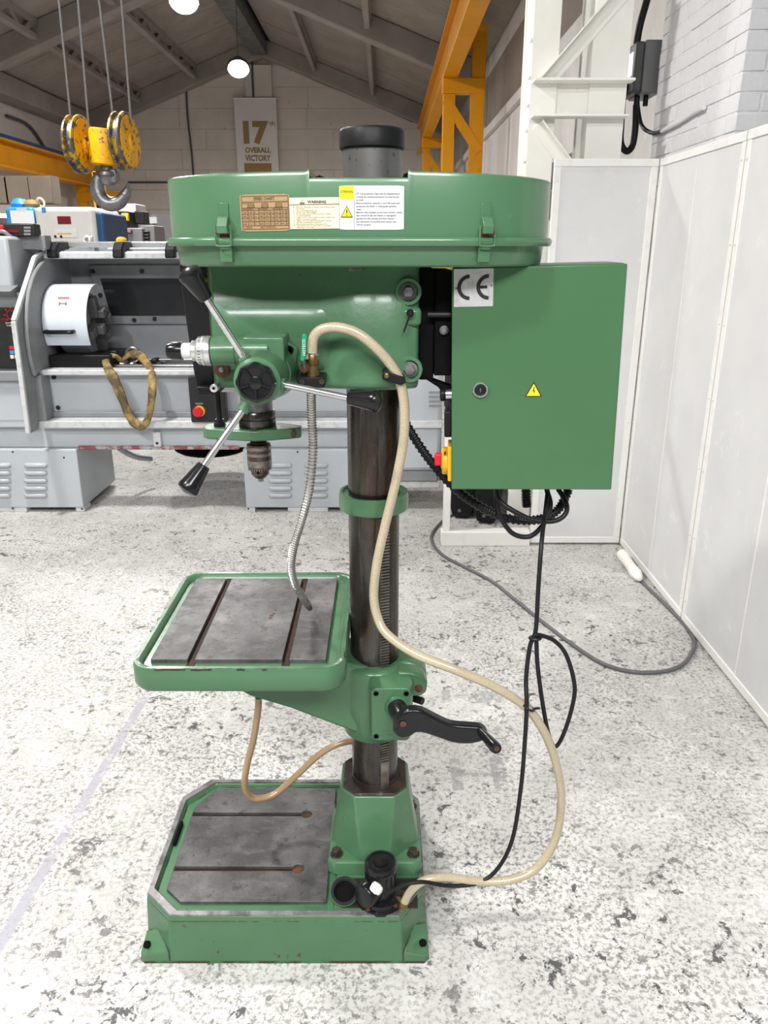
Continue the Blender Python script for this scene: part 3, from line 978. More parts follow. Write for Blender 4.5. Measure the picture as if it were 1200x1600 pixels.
# ------------------------------------------------------------------ crane hook block
HY = 4.3
t = thing('crane_hook_block', 'yellow crane hook block with two sheaves and steel hook above the lathe', 'crane hook', tuple(pt(160, 330, HY)))
ax = Vector((1, -.1, 0)).normalized()
for px in (124, 194):
    c = pt(px, 226 if px < 150 else 221, HY)
    s = B().revolve(c - ax * .02, ax, [(.128, -.012), (.136, -.006), (.136, .004), (.118, .012), (.118, .028), (.136, .036), (.136, .046), (.128, .052)], 40).obj('sheave', mt['sheave'], t)
    B().revolve(c - ax * .02, ax, [(.12, .05), (.12, .056), (.045, .060), (.04, .072), (.02, .074)], 32).obj('cheek_plate', mt['yel_chip'], s)
c = pt(163, 230, HY)
B().cyl(pt(134, 226, HY), pt(186, 222, HY), .028).obj('axle', mt['yel_chip'], t)
B().revolve((c.x, HY, c.z), (.1, 0, 1), [(.062, -.086), (.072, -.08), (.075, .07), (.07, .082)], 32).obj('housing', mt['yel_chip'], t)
h = B().revolve(pt(166, 256, HY), (0, 0, -1), [(.03, 0), (.03, .03), (.052, .04), (.056, .055), (.045, .065), (.04, .09), (.03, .1)], 24).obj('swivel', mt['hook'], t)
B().box(pt(172, 262, HY).x, pt(184, 262, HY).x, HY - .03, HY + .03, pt(170, 287, HY).z, pt(170, 264, HY).z).obj('safety_catch', mt['hook'], t, bevel=.01)
hp = [pt(x, y, HY) for x, y in ((163, 268), (155, 277), (152, 291), (155, 305), (163, 315), (174, 319), (186, 316), (194, 307), (199, 296), (201, 286))]


def hr(i, m):
    q = i / (m - 1)
    return .022 + .016 * math.sin(math.pi * min(1, q * 1.15)) ** .8 if q < .8 else .026 * (1 - (q - .8) / .2) + .004


part(B().tube(hp, .03, 14, 6, rfun=hr).obj('hook', mt['hook'], t), 'forged steel hook')
for x0, y0, x1 in ((112, 200, 92), (139, 200, 122), (178, 194, 155), (205, 194, 190)):
    a = pt(x0, y0, HY)
    d = pt(x1, 0, HY)
    u = (d - a).normalized()
    e = a + u * 2.2
    part(B().cyl(a, e, .006, n=8).obj('wire_rope', mt['wire'], t), 'steel hoist rope')

# ================================================================== LATHE
LY = 4.68
lathe = thing('lathe', 'long pale grey engine lathe standing behind the drill press', 'lathe', (-1.3, 5.0, 0))


def lbox(x0, x1, y0, y1, z0, z1, name, m='lathe', parent=None, bevel=.006):
    return B().box(x0, x1, y0, y1, z0, z1).obj(name, mt[m], parent or lathe, bevel=bevel)


xl_end, xr_end = -3.0, .36
pl1 = lbox(xl_end, -1.93, LY, 5.3, .03, .415, 'plinth')
pl2 = lbox(-.886, -.12, LY, 5.3, .03, .415, 'plinth')
for x0, x1 in ((-3.0, -2.3), (-1.985, -1.93), (-.885, -.83), (-.62, -.36)):
    lbox(x0, x1, LY + .005, LY + .12, 0, .03, 'foot', 'lathe_l', bevel=.003)


def louver_mesh(x, z, w, parent, proto=[None]):
    if proto[0] is None:
        b = B()
        n = 6
        pr = [(-.02 * math.sin(math.pi * k / n), .017 * math.cos(math.pi * k / n)) for k in range(n + 1)]
        rings = []
        for xx, s in ((-w / 2, .1), (-w / 2 + .015, 1), (w / 2 - .015, 1), (w / 2, .1)):
            rings.append([(xx, p[0] * s, p[1] * (.4 + .6 * s)) for p in pr] + [(xx, .004, -.012), (xx, .004, .012)])
        b.loft(rings)
        o = b.obj('louver', mt['lathe'], parent, loc=(x, LY, z), angle=50)
        proto[0] = o
    else:
        o = proto[0].copy()
        C.objects.link(o)
        o.location = (x, LY, z)
        o.parent = parent


for par, cols in ((pl1, (-1, 56)), (pl2, (438, 494))):
    for cx in cols:
        for cy in (727, 739, 751, 763, 774):
            q = pt(cx, cy, LY)
            louver_mesh(q.x, q.z, .15, par)
b = B()
for px, py in ((100, 715), (128, 795), (20, 706), (465, 706), (388, 795), (20, 794)):
    q = pt(px, py, LY)
    b.cyl(q + Vector((0, .002, 0)), q + Vector((0, -.002, 0)), .006, n=8)
b.obj('screw', mt['panel_k'], lathe)

lbox(xl_end, xr_end, LY + .05, 5.25, .415, .56, 'bed_rail', 'lathe')
a, c = pt(118, 699, LY), pt(372, 699, LY)
part(lbox(a.x, c.x, LY + .03, LY + .07, .405, .428, 'worn_lip', 'redwear'), 'scuffed lower edge with red paint showing')
q = pt(243, 683, LY)
lg = lbox(q.x - .025, q.x + .025, LY + .02, LY + .052, .425, .52, 'lifting_lug', 'lathe_l')
B().cyl((q.x, LY + .018, .45), (q.x, LY + .024, .45), .009, n=12).obj('hole', mt['panel_k'], lg)
lbox(-2.13, xr_end, LY - .02, LY + .10, .553, .60, 'tray_edge', 'lathe_l')
lbox(-2.13, xr_end, LY + .11, LY + .14, .60, .90, 'apron_panel', 'lathe')
lbox(-2.13, xr_end, LY + .085, LY + .13, .60, .635, 'apron_foot', 'lathe_d')
lbox(-2.13, xr_end, LY + .03, LY + .14, .872, .905, 'apron_rail', 'lathe_l')
lbox(-2.14, -2.08, LY - .015, LY + .14, .60, .88, 'apron_end', 'lathe_d')
b = B()
for z in (.85, .66):
    b.hexbolt((-2.05, LY + .11, z), (0, -1, 0), .014, .014)
b.obj('apron_bolt', mt['panel_k'], lathe)
# headstock
lbox(xl_end, -2.16, LY, 5.4, .555, .845, 'headstock_base', 'lathe')
o = lbox(-2.45, -2.2, LY - .004, LY + .002, .60, .80, 'access_panel', 'lathe')
lbox(xl_end, -2.16, LY + .03, 5.4, .845, 1.36, 'headstock', 'lathe_d')
cp = lbox(xl_end, -2.165, LY + .005, LY + .035, .92, 1.275, 'control_panel', 'panel_k')
put_text('DO NOT CHANGE', 9, 40, 503.5, 506, LY + .003, mt['label_c'], cp)
put_text('THE SPINDLE', 10, 36, 507.5, 510, LY + .003, mt['label_c'], cp)
put_text('CAUTION', 1, 14, 497.6, 500.6, LY + .003, mt['red'], cp)
q = pt(17, 492, LY)
B().torus((q.x, LY + .004, q.z), (0, 1, 0), .026, .003, 20, 6).obj('warning_ring', mt['red'], cp)
for k in range(8):
    an = k * math.pi / 4
    B().box(-.003, .003, -.001, .001, .0, .012).obj('warning_ray', mt['red'], cp, loc=(q.x + .033 * math.sin(an), LY + .004, q.z + .033 * math.cos(an))).rotation_euler = (0, an, 0)
for i, (yy, m) in enumerate(((543.5, 'red'), (550.5, 'blue_l'), (557.5, 'label_c'))):
    for xa, xb in ((15, 21), (22, 35)):
        A, D = pt(xa + i * .7, yy + 2.8, LY), pt(xb, yy - 2.8, LY)
        B().box(A.x, D.x, LY + .001, LY + .006, A.z, D.z).obj('key_label', mt[m], cp)
lbox(xl_end, -2.14, LY - .03, LY + .2, .845, .905, 'headstock_ledge', 'lathe_d')
hb = lbox(xl_end, -2.2, LY + .07, 5.4, 1.36, 1.675, 'headstock_cover', 'lathe', bevel=.02)
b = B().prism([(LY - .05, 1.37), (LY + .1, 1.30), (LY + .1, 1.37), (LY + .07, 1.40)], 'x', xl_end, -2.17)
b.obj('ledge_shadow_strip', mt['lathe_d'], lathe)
lbox(-2.35, -2.06, 4.95, 5.05, 1.60, 1.685, 'cover_plate', 'lathe_d')
# end guard plate
gp = [(5.2, 1.63), (4.92, 1.55), (4.53, 1.21), (4.5, .56), (4.62, .56), (4.66, .88), (5.42, .88), (5.42, 1.63)]
B().prism(gp, 'x', -2.14, -2.115).obj('guard_end_plate', mt['lathe_d'], lathe)
edge = [(-2.125, y, z) for y, z in gp[:4]]
b = B()
for p0, p1 in zip(edge[:-1], edge[1:]):
    p0, p1 = Vector(p0), Vector(p1)
    d = (p1 - p0).normalized()
    n = Vector((0, -d.z, d.y))
    ring = lambda p: [p + Vector((-.016, 0, 0)) + n * .012, p + Vector((.012, 0, 0)) + n * .012, p + Vector((.012, 0, 0)) - n * .012, p + Vector((-.016, 0, 0)) - n * .012]
    b.loft([ring(p0), ring(p1)])
b.obj('guard_edge', mt['lathe_l'], lathe, bevel=.004)
# curved inner cheek of the guard
b = B()
pr = [(5.1 + .50 * math.cos(R(a)), 1.05 + .50 * math.sin(R(a))) for a in range(200, 80, -10)]
b.prism(pr + [(5.4, 1.55), (5.4, .9), (4.7, .9)], 'x', -2.115, -2.09)
b.obj('guard_cheek', mt['lathe_d'], lathe, bevel=.006)
# chuck, jaws and swing guard
ccy, ccz = 5.05, 1.15
ck = B().revolve((-2.1, ccy, ccz), (1, 0, 0), [(.12, 0), (.12, .06), (.19, .07), (.195, .09), (.195, .22), (.185, .235), (.05, .235), (.05, .2)], 40).obj('chuck', mt['lathe_d'], lathe)
for k in range(4):
    an = R(20 + 90 * k)
    j = B()
    j.M = Matrix.Translation((-1.87, ccy, ccz)) @ Matrix.Rotation(an, 4, 'X')
    j.box(0, .06, -.028, .028, .05, .18).box(.06, .10, -.028, .028, .05, .10)
    j.obj('chuck_jaw', mt['steelgrey'], ck, bevel=.004)
rg = []
for x in (-2.09, -1.83):
    pass
n = 18
outer = [(ccy - .245 * math.cos(R(a)), ccz + .245 * math.sin(R(a))) for a in [(-27 + 125 * k / n) for k in range(n + 1)]]
inner = [(ccy - .238 * math.cos(R(a)), ccz + .238 * math.sin(R(a))) for a in [(-27 + 125 * k / n) for k in range(n, -1, -1)]]
cg = B().prism(outer + inner, 'x', -2.085, -1.815).obj('chuck_guard', mt['guard'], lathe)
za = pt(95, 518, 4.8).z
hz = [(-2.06, 4.82, za), (-2.06, 4.775, za), (-2.04, 4.765, za), (-1.92, 4.765, za), (-1.90, 4.775, za), (-1.90, 4.82, za)]
B().tube(hz, .013, 10, 4).obj('handle', mt['black'], cg)


def arc_patch(x0, x1, a0, a1, m, name, r=.2465):
    b = B()
    k = 8
    rows = []
    for i in range(k + 1):
        a = R(a0 + (a1 - a0) * i / k)
        for x in (x0, x1):
            rows.append((x, ccy - r * math.cos(a), ccz + r * math.sin(a)))
    b.add(rows, [(2 * i, 2 * i + 1, 2 * i + 3, 2 * i + 2) for i in range(k)])
    return b.obj(name, mt[m], cg)


arc_patch(-1.99, -1.92, 48, 60, 'label_c', 'sticker')
arc_patch(-2.0, -1.92, 27, 46, 'label_w', 'sticker')
arc_patch(-1.995, -1.925, 42, 45, 'red', 'sticker_stripe', .2472)
arc_patch(-1.98, -1.94, 33, 35, 'ink_g', 'sticker_mark', .2472)
arc_patch(-1.985, -1.975, 31, 37, 'ink_g', 'sticker_mark', .2472)
arc_patch(-1.945, -1.935, 31, 37, 'ink_g', 'sticker_mark', .2472)
# splash back with window
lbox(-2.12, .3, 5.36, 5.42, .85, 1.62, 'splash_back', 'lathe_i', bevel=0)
P = [pt(x, y, 5.36) for x, y in ((140, 414), (330, 414), (330, 506), (163, 506))]
wf = B().prism([(p.x, p.z) for p in P], 'y', 5.335, 5.365).obj('window_frame', mt['lathe_d'], lathe, bevel=.004)
P = [pt(x, y, 5.335) for x, y in ((157, 435), (345, 435), (345, 493), (174, 493))]
B().prism([(p.x, p.z) for p in P], 'y', 5.328, 5.34).obj('window_pane', mt['glass'], wf)
b = B()
for px, py in ((145, 424), (222, 424), (157, 461), (168, 500), (210, 500), (242, 498)):
    q = pt(px, py, 5.335)
    b.cyl(q, q + Vector((0, -.012, 0)), .014, n=10)
b.obj('frame_screw', mt['panel_k'], wf)
# hood
lbox(-2.13, -.2, 5.05, 5.42, 1.575, 1.59, 'hood', 'lathe')
lbox(-2.13, -.2, 5.03, 5.08, 1.545, 1.585, 'hood_front_bar', 'lathe_l')
lbox(-2.06, -.25, 5.2, 5.24, 1.612, 1.648, 'hood_rear_bar', 'alu')
lbox(-1.75, -.25, 5.13, 5.16, 1.598, 1.612, 'hood_rod', 'lathe_l')
for px in (80, 183, 265):
    q = pt(px, 385, 5.0)
    b = B().prism([(4.99, 1.55), (5.06, 1.55), (5.10, 1.595), (5.22, 1.60), (5.22, 1.652), (5.05, 1.645), (5.0, 1.60)], 'x', q.x - .035, q.x + .03)
    b.obj('hood_hinge', mt['satin'], lathe, bevel=.01)
# bed ways
for y, z in ((4.86, .90), (5.02, .915)):
    lbox(-2.1, .3, y, y + .05, z - .05, z + .015, 'bed_way', 'chrome', bevel=.004)
lbox(-2.1, .3, 4.8, 5.36, .80, .86, 'chip_tray', 'lathe_d')
lbox(-2.08, -1.7, 4.82, 5.2, .86, .98, 'gap_block', 'satin')
# electric stop panel
ep = lbox(pt(294, 600, 4.63).x, pt(350, 600, 4.63).x, 4.63, 4.70, pt(300, 660, 4.63).z, pt(300, 589, 4.63).z, 'stop_panel', 'panel_k')
q = pt(312, 642, 4.63)
B().cyl(q, q + Vector((0, -.012, 0)), .034, n=24).obj('stop_ring', mt['yel_plast'], ep)
B().revolve(q + Vector((0, -.012, 0)), (-.15, -1, 0), [(.018, 0), (.02, .012), (.03, .018), (.031, .028), (.024, .036)], 24).obj('stop_button', mt['red'], ep)
put_text('E-STOP', 306, 317, 629.5, 632, 4.628, mt['label_w'], ep)
# tail end
te = lbox(-.05, xr_end, LY + .0, 5.3, .27, 1.1, 'tail_cover', 'lathe', bevel=.03)
for k in range(4):
    q = pt(679, 613 + 7 * k, LY)
    B().box(q.x - .035, q.x + .035, LY - .004, LY + .002, q.z - .006, q.z + .006).obj('vent_slot', mt['lathe_d'], te)
lbox(-.05, xr_end - .02, LY + .02, 5.2, .2, .27, 'tail_skirt', 'lathe_d')
lbox(.0, xr_end, LY + .04, 5.2, .15, .2, 'tail_foot', 'lathe_l')
lbox(.02, .12, LY + .06, 5.2, 0, .15, 'foot', 'lathe_d')
part(B().revolve((-1.25, 5.45, 0), (0, 0, 1), [(.24, .22), (.27, .24), (.27, .40), (.2, .43)], 28).obj('coolant_tank', mt['void'], lathe), 'black round tank under the bed')
B().tube([pt(186, 700, 5.05), pt(197, 707, 5.1), pt(213, 714, 5.2), pt(236, 717, 5.3)], .02, 8, 5).obj('drain_pipe', mt['lathe'], lathe)

# sling, shackle and readout on the lathe
sp = [pt(x, y, Y) for x, y, Y in ((190, 565, 4.95), (178, 556, 4.9), (166, 562, 4.84), (168, 574, 4.74), (176, 588, 4.66), (188, 615, 4.63), (200, 645, 4.63), (210, 660, 4.63), (222, 665, 4.63), (231, 655, 4.63), (236, 632, 4.63), (238, 605, 4.64), (237, 585, 4.70), (230, 568, 4.80), (218, 555, 4.9), (204, 553, 4.95), (194, 560, 4.97))]


def srad(i, m):
    return .027 + .003 * math.sin(i * .31) + .0015 * math.sin(i * 1.1)


tag(B().tube(sp, .026, 10, 6, rfun=srad, flat=.5).obj('lifting_sling', mt['sling'], None, angle=70), 'dirty yellow webbing sling looped over the lathe bed', 'sling')
t = thing('shackle', 'steel bow shackle lying on the lathe bed inside the sling', 'shackle', tuple(pt(207, 575, 5.0)))
q = pt(208, 554, 5.0)
B().torus(q, (0.1, 1, 0), .04, .015, 28, 10).obj('bow', mt['hook'], t)
B().tube([pt(188, 567, 4.95), pt(197, 571, 4.95), pt(206, 569, 4.95), pt(214, 562, 4.97)], .014, 10, 5).obj('side_arm', mt['chrome'], t)
t = thing('carriage_stop', 'dark clamp blocks standing on the lathe ways', 'clamp', tuple(pt(210, 575, 5.0)))
for x0, x1, y0, y1 in ((175, 185, 547, 572), (186, 235, 566, 574), (238, 247, 560, 572), (243, 256, 565, 577)):
    A, D = pt(x0, y1, 5.0), pt(x1, y0, 5.0)
    B().box(A.x, D.x, 4.97, 5.06, A.z, D.z).obj('clamp_block', mt['satin'], t, bevel=.01)
t = thing('digital_readout', 'black digital readout standing on the lathe headstock', 'readout', tuple(pt(20, 371, 4.9)))
A, D = pt(-40, 371, 4.9), pt(53, 349, 4.9)
B().box(A.x, D.x, 4.9, 4.99, 1.675, D.z).obj('case', mt['panel_k'], t, bevel=.008)
for k in range(3):
    A, D = pt(38, 354 + k * 5 + 3.4, 4.9), pt(48, 354 + k * 5, 4.9)
    B().box(A.x, D.x, 4.896, 4.902, A.z, D.z).obj('key', mt['mgrey'], t)
A, D = pt(8, 363, 4.9), pt(30, 359, 4.9)
B().box(A.x, D.x, 4.896, 4.902, A.z, D.z).obj('digit_window', mt['dkred'], t)
B().tube([pt(-5, 362, 4.86), pt(5, 362, 4.86), pt(14, 368, 4.87), pt(18, 371, 4.88)], .012, 8, 5).obj('lead', mt['mgrey'], t)
B().revolve(pt(3, 357, 4.9), (0, -1, 0), [(.02, 0), (.02, .02), (.012, .03)], 16).obj('red_button', mt['red'], t)

# ------------------------------------------------------------------ machines and furniture farther back
MY = 7.0
t = thing('machine_cabinet', 'white machine enclosure with bright blue left edge behind the lathe', 'machine', (-2.8, 7.4, 0))
A, D = pt(15, 390, MY), pt(145, 323, MY)
xs, xe, zt = A.x, D.x, D.z
B().box(xs + .25, xe, MY, MY + .7, 0, zt).obj('body', mt['mwhite'], t, bevel=.04, seg=3)
o = B().box(xs, xs + .25, MY, MY + .7, 0, zt).obj('left_edge', mt['blue_l'], t, bevel=.04, seg=3)
B().box(xe - .02, xe + .06, MY + .05, MY + .7, 0, zt - .04).obj('right_side', mt['dblue'], t, bevel=.02)
A, D = pt(19, 349, MY), pt(52, 329, MY)
B().box(A.x, D.x, MY - .01, MY - .002, A.z, D.z).obj('paper_sheet', mt['paper'], o)
A, D = pt(27, 330, MY), pt(41, 325, MY)
B().box(A.x, D.x, MY - .012, MY - .002, A.z, D.z).obj('paper_clip', mt['label_w'], o)
A, D = pt(91, 350, MY), pt(110, 338, MY)
rl = B().box(A.x, D.x, MY - .006, MY, A.z, D.z).obj('badge', mt['dkred'], t)
A, D = pt(88, 371, MY), pt(120, 357, MY)
n_ = B().box(A.x, D.x, MY - .006, MY, A.z, D.z).obj('notice', mt['label_w'], t)
A, D = pt(90, 366, MY), pt(112, 364, MY)
B().box(A.x, D.x, MY - .009, MY - .004, A.z, D.z).obj('orange_stripe', mt['yel_plast'], n_)
A, D = pt(66, 332, MY), pt(71, 324, MY)
B().box(A.x, D.x, MY - .006, MY, A.z, D.z).obj('tape', mt['blue_l'], t)
for k, px in enumerate((65, 75, 87, 96)):
    q = pt(px, 369.5, MY)
    B().cyl(q, q + Vector((0, -.01, 0)), .011, n=10).obj('button', mt['panel_k'], t)
t = thing('coil_spool', 'white ring tool standing on the lathe headstock cover', 'spool', tuple(pt(136, 380, 5.3)))
B().torus(pt(136, 375, 5.3), (.2, 1, 0), .021, .008, 20, 8).obj('ring', mt['label_w'], t)
B().box(pt(128, 375, 5.3).x, pt(144, 375, 5.3).x, 5.31, 5.33, 1.59, pt(128, 369, 5.3).z).obj('plate', mt['alu'], t, bevel=.004)
# things on top of it
q = pt(31, 322, 7.2)
tag(B().revolve((q.x, 7.2, zt), (0, 0, 1), [(.07, 0), (.08, .03), (.05, .07), (.01, .08)], 9).obj('rag', mt['blue_l'], None), 'crumpled blue rag on the white machine enclosure', 'rag')
q = pt(50, 322, 7.2)
tag(B().revolve((q.x, 7.2, zt), (0, 0, 1), [(.06, 0), (.075, .03), (.05, .06), (.01, .07)], 9).obj('rag', mt['sling'], None), 'crumpled yellow cloth beside the blue rag', 'rag')
q = pt(64, 321, 7.2)
tag(B().torus((q.x, 7.2, zt + .045), (.3, 1, .3), .035, .010, 20, 8).obj('cable_coil', mt['label_c'], None), 'small cream cable coil on the white machine enclosure', 'cable')

QY = 8.2
t = thing('milling_machine', 'grey milling machine with a red nameplate seen below the crane hook', 'machine', tuple(pt(210, 390, QY)))


def qbox(x0, x1, y0, y1, name, m, par, d0=0, d1=.5, to_floor=False):
    A, D = pt(x0, y1, QY + d0), pt(x1, y0, QY + d0)
    return B().box(A.x, D.x, QY + d0, QY + d1, 0 if to_floor else A.z, D.z).obj(name, mt[m], par, bevel=.01)


hd = qbox(178, 221, 356, 392, 'head', 'lathe_d', t)
qbox(181, 206, 358.5, 364.5, 'nameplate', 'dkred', hd, -.02, .02)
put_text('DTM-3000', 182.5, 204, 360, 363.4, QY - .025, mt['label_w'], hd)
qbox(188, 200, 330, 358, 'column_front', 'panel_k', t, .1, .4)
qbox(190, 199, 333, 345, 'yellow_plate', 'yellow_l', t, .06, .12)
qbox(188, 211, 318, 352, 'column', 'mwhite', t, .42, .8, True)
qbox(211, 224, 330, 350, 'dark_hatch', 'panel_k', t, .3, .5)
qbox(222, 240, 352, 392, 'motor', 'mgrey', t, .1, .5)
for k in range(4):
    qbox(220, 232, 361 + k * 5, 363.5 + k * 5, 'motor_fin', 'panel_k', t, .05, .12)
qbox(176, 250, 392, 420, 'table', 'lathe_d', t, -.1, .6, True)
t = thing('wall_bench', 'long grey bench with papers against the gable wall', 'bench', tuple(pt(250, 380, 11)))
A, D = pt(226, 392, 11), pt(330, 352, 11)
B().box(A.x, D.x, 11, 11.6, 0, A.z).obj('bench_body', mt['lathe_d'], t)
B().box(A.x, D.x, 11.5, 11.6, A.z, pt(226, 332, 11).z).obj('back_board', mt['mgrey'], t)
A, D = pt(232, 349, 11.45), pt(243, 339, 11.45)
B().box(A.x, D.x, 11.47, 11.5, A.z, D.z).obj('paper_sheet', mt['paper'], t)
t = thing('orange_cap', 'small orange cap on the lathe hood below the crane hook', 'beacon', tuple(pt(190, 379, 5.3)))  # a plain orange cap, unlit
B().revolve(Vector((pt(190, 379, 5.3).x, 5.3, 1.589)), (0, 0, 1), [(.02, 0), (.02, .05), (.034, .055), (.034, .075), (.02, .088), (.004, .09)], 16).obj('dome', mt['yel_plast'], t)

CY = 9.5
t = thing('wall_cupboard', 'row of tan wall cupboards at the left edge under the crane runway', 'cupboard', tuple(pt(40, 320, CY)))
A, D = pt(-60, 318, CY), pt(80, 277, CY)
B().box(A.x, D.x, CY, CY + .22, A.z, D.z + .02).obj('carcass', mt['tan'], t)
for x0, x1 in ((-50, -20), (-19, 11), (12, 46), (48, 79)):
    A, D = pt(x0, 318, CY), pt(x1, 276, CY)
    B().box(A.x, D.x, CY - .03, CY, A.z, D.z).obj('cupboard_door', mt['tan'], t, bevel=.01)
B().box(pt(-60, 330, CY).x, pt(85, 330, CY).x, CY + .1, CY + .3, 0, pt(0, 332, CY).z).obj('lower_unit', mt['steelgrey'], t)
t = thing('tube_lamp', 'glowing fluorescent tube under the tan cupboards at the left edge', 'lamp', tuple(pt(0, 338, 8.6)))
B().cyl(pt(-25, 335, 8.6), pt(14, 337.5, 8.6), .02, n=12).obj('tube', mt['tubelight'], t)
B().cyl(pt(14, 337.5, 8.6), pt(17, 337.7, 8.6), .024, n=12).obj('end_cap', mt['mgrey'], t)

# ================================================================== DRILL PRESS
CX, CYc = -.0228, 1.63          # column axis
SXc = -.273                     # spindle axis
dp = thing('drill_press', 'green pillar drill press with electric cabinet standing on the worn floor', 'drill press', (-.23, 1.63, 0))

# ---- base
octo = [(-.498, 1.385), (.037, 1.385), (.098, 1.475), (.098, 1.785), (.037, 1.87), (-.504, 1.87), (-.57, 1.794), (-.57, 1.452)]


def grow(poly, k):
    cx = sum(p[0] for p in poly) / len(poly)
    cy = sum(p[1] for p in poly) / len(poly)
    return [(p[0] + k * (1 if p[0] > cx else -1), p[1] + k * (1 if p[1] > cy else -1)) for p in poly]


b = B()
b.loft([[(x, y, 0) for x, y in grow(octo, .008)], [(x, y, .1215) for x, y in grow(octo, .002)]])
# raised wall around the trough
inn = grow(octo, -.02)
b.loft([[(x, y, .118) for x, y in inn], [(x, y, .118) for x, y in grow(octo, .002)], [(x, y, .134) for x, y in octo], [(x, y, .134) for x, y in grow(octo, -.014)]], closed=True)
# solid pad that carries the pedestal
b.loft([[(x, y, .09) for x, y in ((-.115, 1.40), (.03, 1.40), (.085, 1.48), (.085, 1.78), (.03, 1.855), (-.115, 1.855))],
        [(x, y, .132) for x, y in ((-.118, 1.397), (.03, 1.397), (.088, 1.48), (.088, 1.78), (.03, 1.858), (-.118, 1.858))]])
base = b.obj('base', mt['green_chip'], dp, bevel=.0035)
# corner feet filling the chamfers
g8 = grow(octo, .008)
for cx_, cy_, a_, c_ in ((-.578, 1.377, 0, 7), (.106, 1.377, 1, 2), (.106, 1.878, 4, 3), (-.578, 1.878, 5, 6)):
    A, D = g8[a_], g8[c_]
    sx, sy = (1 if cx_ < -.2 else -1), (1 if cy_ < 1.6 else -1)
    mid = Vector(((A[0] + D[0]) / 2, (A[1] + D[1]) / 2, .068))
    cor = Vector((cx_, cy_, .022))
    pl = [(A[0], A[1]), (cx_ + sx * .012, cy_), (cx_ + sx * .0035, cy_ + sy * .0035), (cx_, cy_ + sy * .012), (D[0], D[1]), (mid.x + sx * .004, mid.y + sy * .004)]
    b = B()
    b.loft([[(x, y, 0) for x, y in pl], [(x, y, z) for (x, y), z in zip(pl, (.030, .021, .021, .021, .030, .070))]])
    f = b.obj('foot', mt['green_chip'], base, bevel=.003)
    h_ = cor + (mid - cor) * .42
    nrm = Vector((-sx * .55, -sy * .55, .75)).normalized()
    B().revolve(h_ + nrm * .001, nrm, [(.0085, -.006), (.0085, .0012)], 16).obj('bolt_hole', mt['void'], f)
b = B()
b.loft([[(x, y, .1335) for x, y in grow(octo, -.0145)], [(x, y, .1335) for x, y in grow(octo, -.0005)], [(x, y, .137) for x, y in grow(octo, -.0015)], [(x, y, .137) for x, y in grow(octo, -.0135)]], closed=True)
part(b.obj('base_rim', mt['rim'], base), 'worn bare steel rim')
b = B()
lipp = [(-.566, 1.377), (.094, 1.377), (.106, 1.389), (.106, 1.866), (.094, 1.878), (-.566, 1.878), (-.578, 1.866), (-.578, 1.389)]
b.loft([[(x, y, 0) for x, y in grow(lipp, .0012)], [(x, y, .0055) for x, y in grow(lipp, .0008)], [(x, y, .0065) for x, y in grow(lipp, -.002)]])
part(b.obj('bottom_lip', mt['lip'], base), 'rusty bottom edge')
# base plate with two keyhole slots
def keyslot(yc, xc, rr=.015, hw=.0075, xl=-.528):
    a0 = math.asin(hw / rr)
    arc = [(xc - rr * math.cos(a0 + (2 * math.pi - 2 * a0) * k / 14), yc - rr * math.sin(a0 + (2 * math.pi - 2 * a0) * k / 14)) for k in range(15)]
    return [(xl, yc - hw)] + arc + [(xl, yc + hw)]


poly = [(-.485, 1.431), (-.138, 1.431), (-.138, 1.836), (-.483, 1.836), (-.528, 1.756)]
poly += list(reversed(keyslot(1.730, -.213))) + list(reversed(keyslot(1.534, -.215))) + [(-.528, 1.469)]
bp = B().prism(poly, 'z', .098, .131).obj('base_plate', mt['steel'], base, bevel=.0012)
part(bp, 'bare machined steel working surface')
B().box(-.53, -.196, 1.519, 1.549, .115, .1226).box(-.53, -.196, 1.715, 1.745, .115, .1226).obj('slot_floor', mt['slot'], base)
B().cyl((-.213, 1.730, .1222), (-.213, 1.730, .1236), .0145).cyl((-.215, 1.534, .1222), (-.215, 1.534, .1236), .0145).obj('slot_end', mt['rust'], base)
B().box(-.552, -.545, 1.62, 1.70, .1216, .1335).obj('drain_opening', mt['void'], base)
part(B().box(-.1, .08, 1.41, 1.5, .131, .1335).obj('oily_pad', mt['oil'], base), 'oil stained bare pad')

# ---- pedestal
def oct8(h, c, z, cx=CX, cy=CYc):
    return [(cx - h + c, cy - h, z), (cx + h - c, cy - h, z), (cx + h, cy - h + c, z), (cx + h, cy + h - c, z), (cx + h - c, cy + h, z), (cx - h + c, cy + h, z), (cx - h, cy + h - c, z), (cx - h, cy - h + c, z)]


b = B()
b.loft([oct8(.118, .014, .130), oct8(.117, .016, .160), oct8(.112, .02, .168)])
b.loft([oct8(.112, .074, .165), oct8(.104, .066, .20), oct8(.084, .034, .338)])
ped = b.obj('pedestal', mt['green'], dp, bevel=.004)
B().loft([oct8(.080, .032, .338), oct8(.078, .030, .343)]).obj('pedestal_top', mt['oil'], ped, bevel=.001)
b = B()
for k in range(8):
    pass
for sx in (-1, 1):
    for sy in (-1, 1):
        p = (CX + sx * .096, CYc + sy * .088, .165)
        B().hexbolt(p, (0, 0, 1), .0125, .02, .016).obj('hex_bolt', mt['oil'], ped, bevel=.0008)

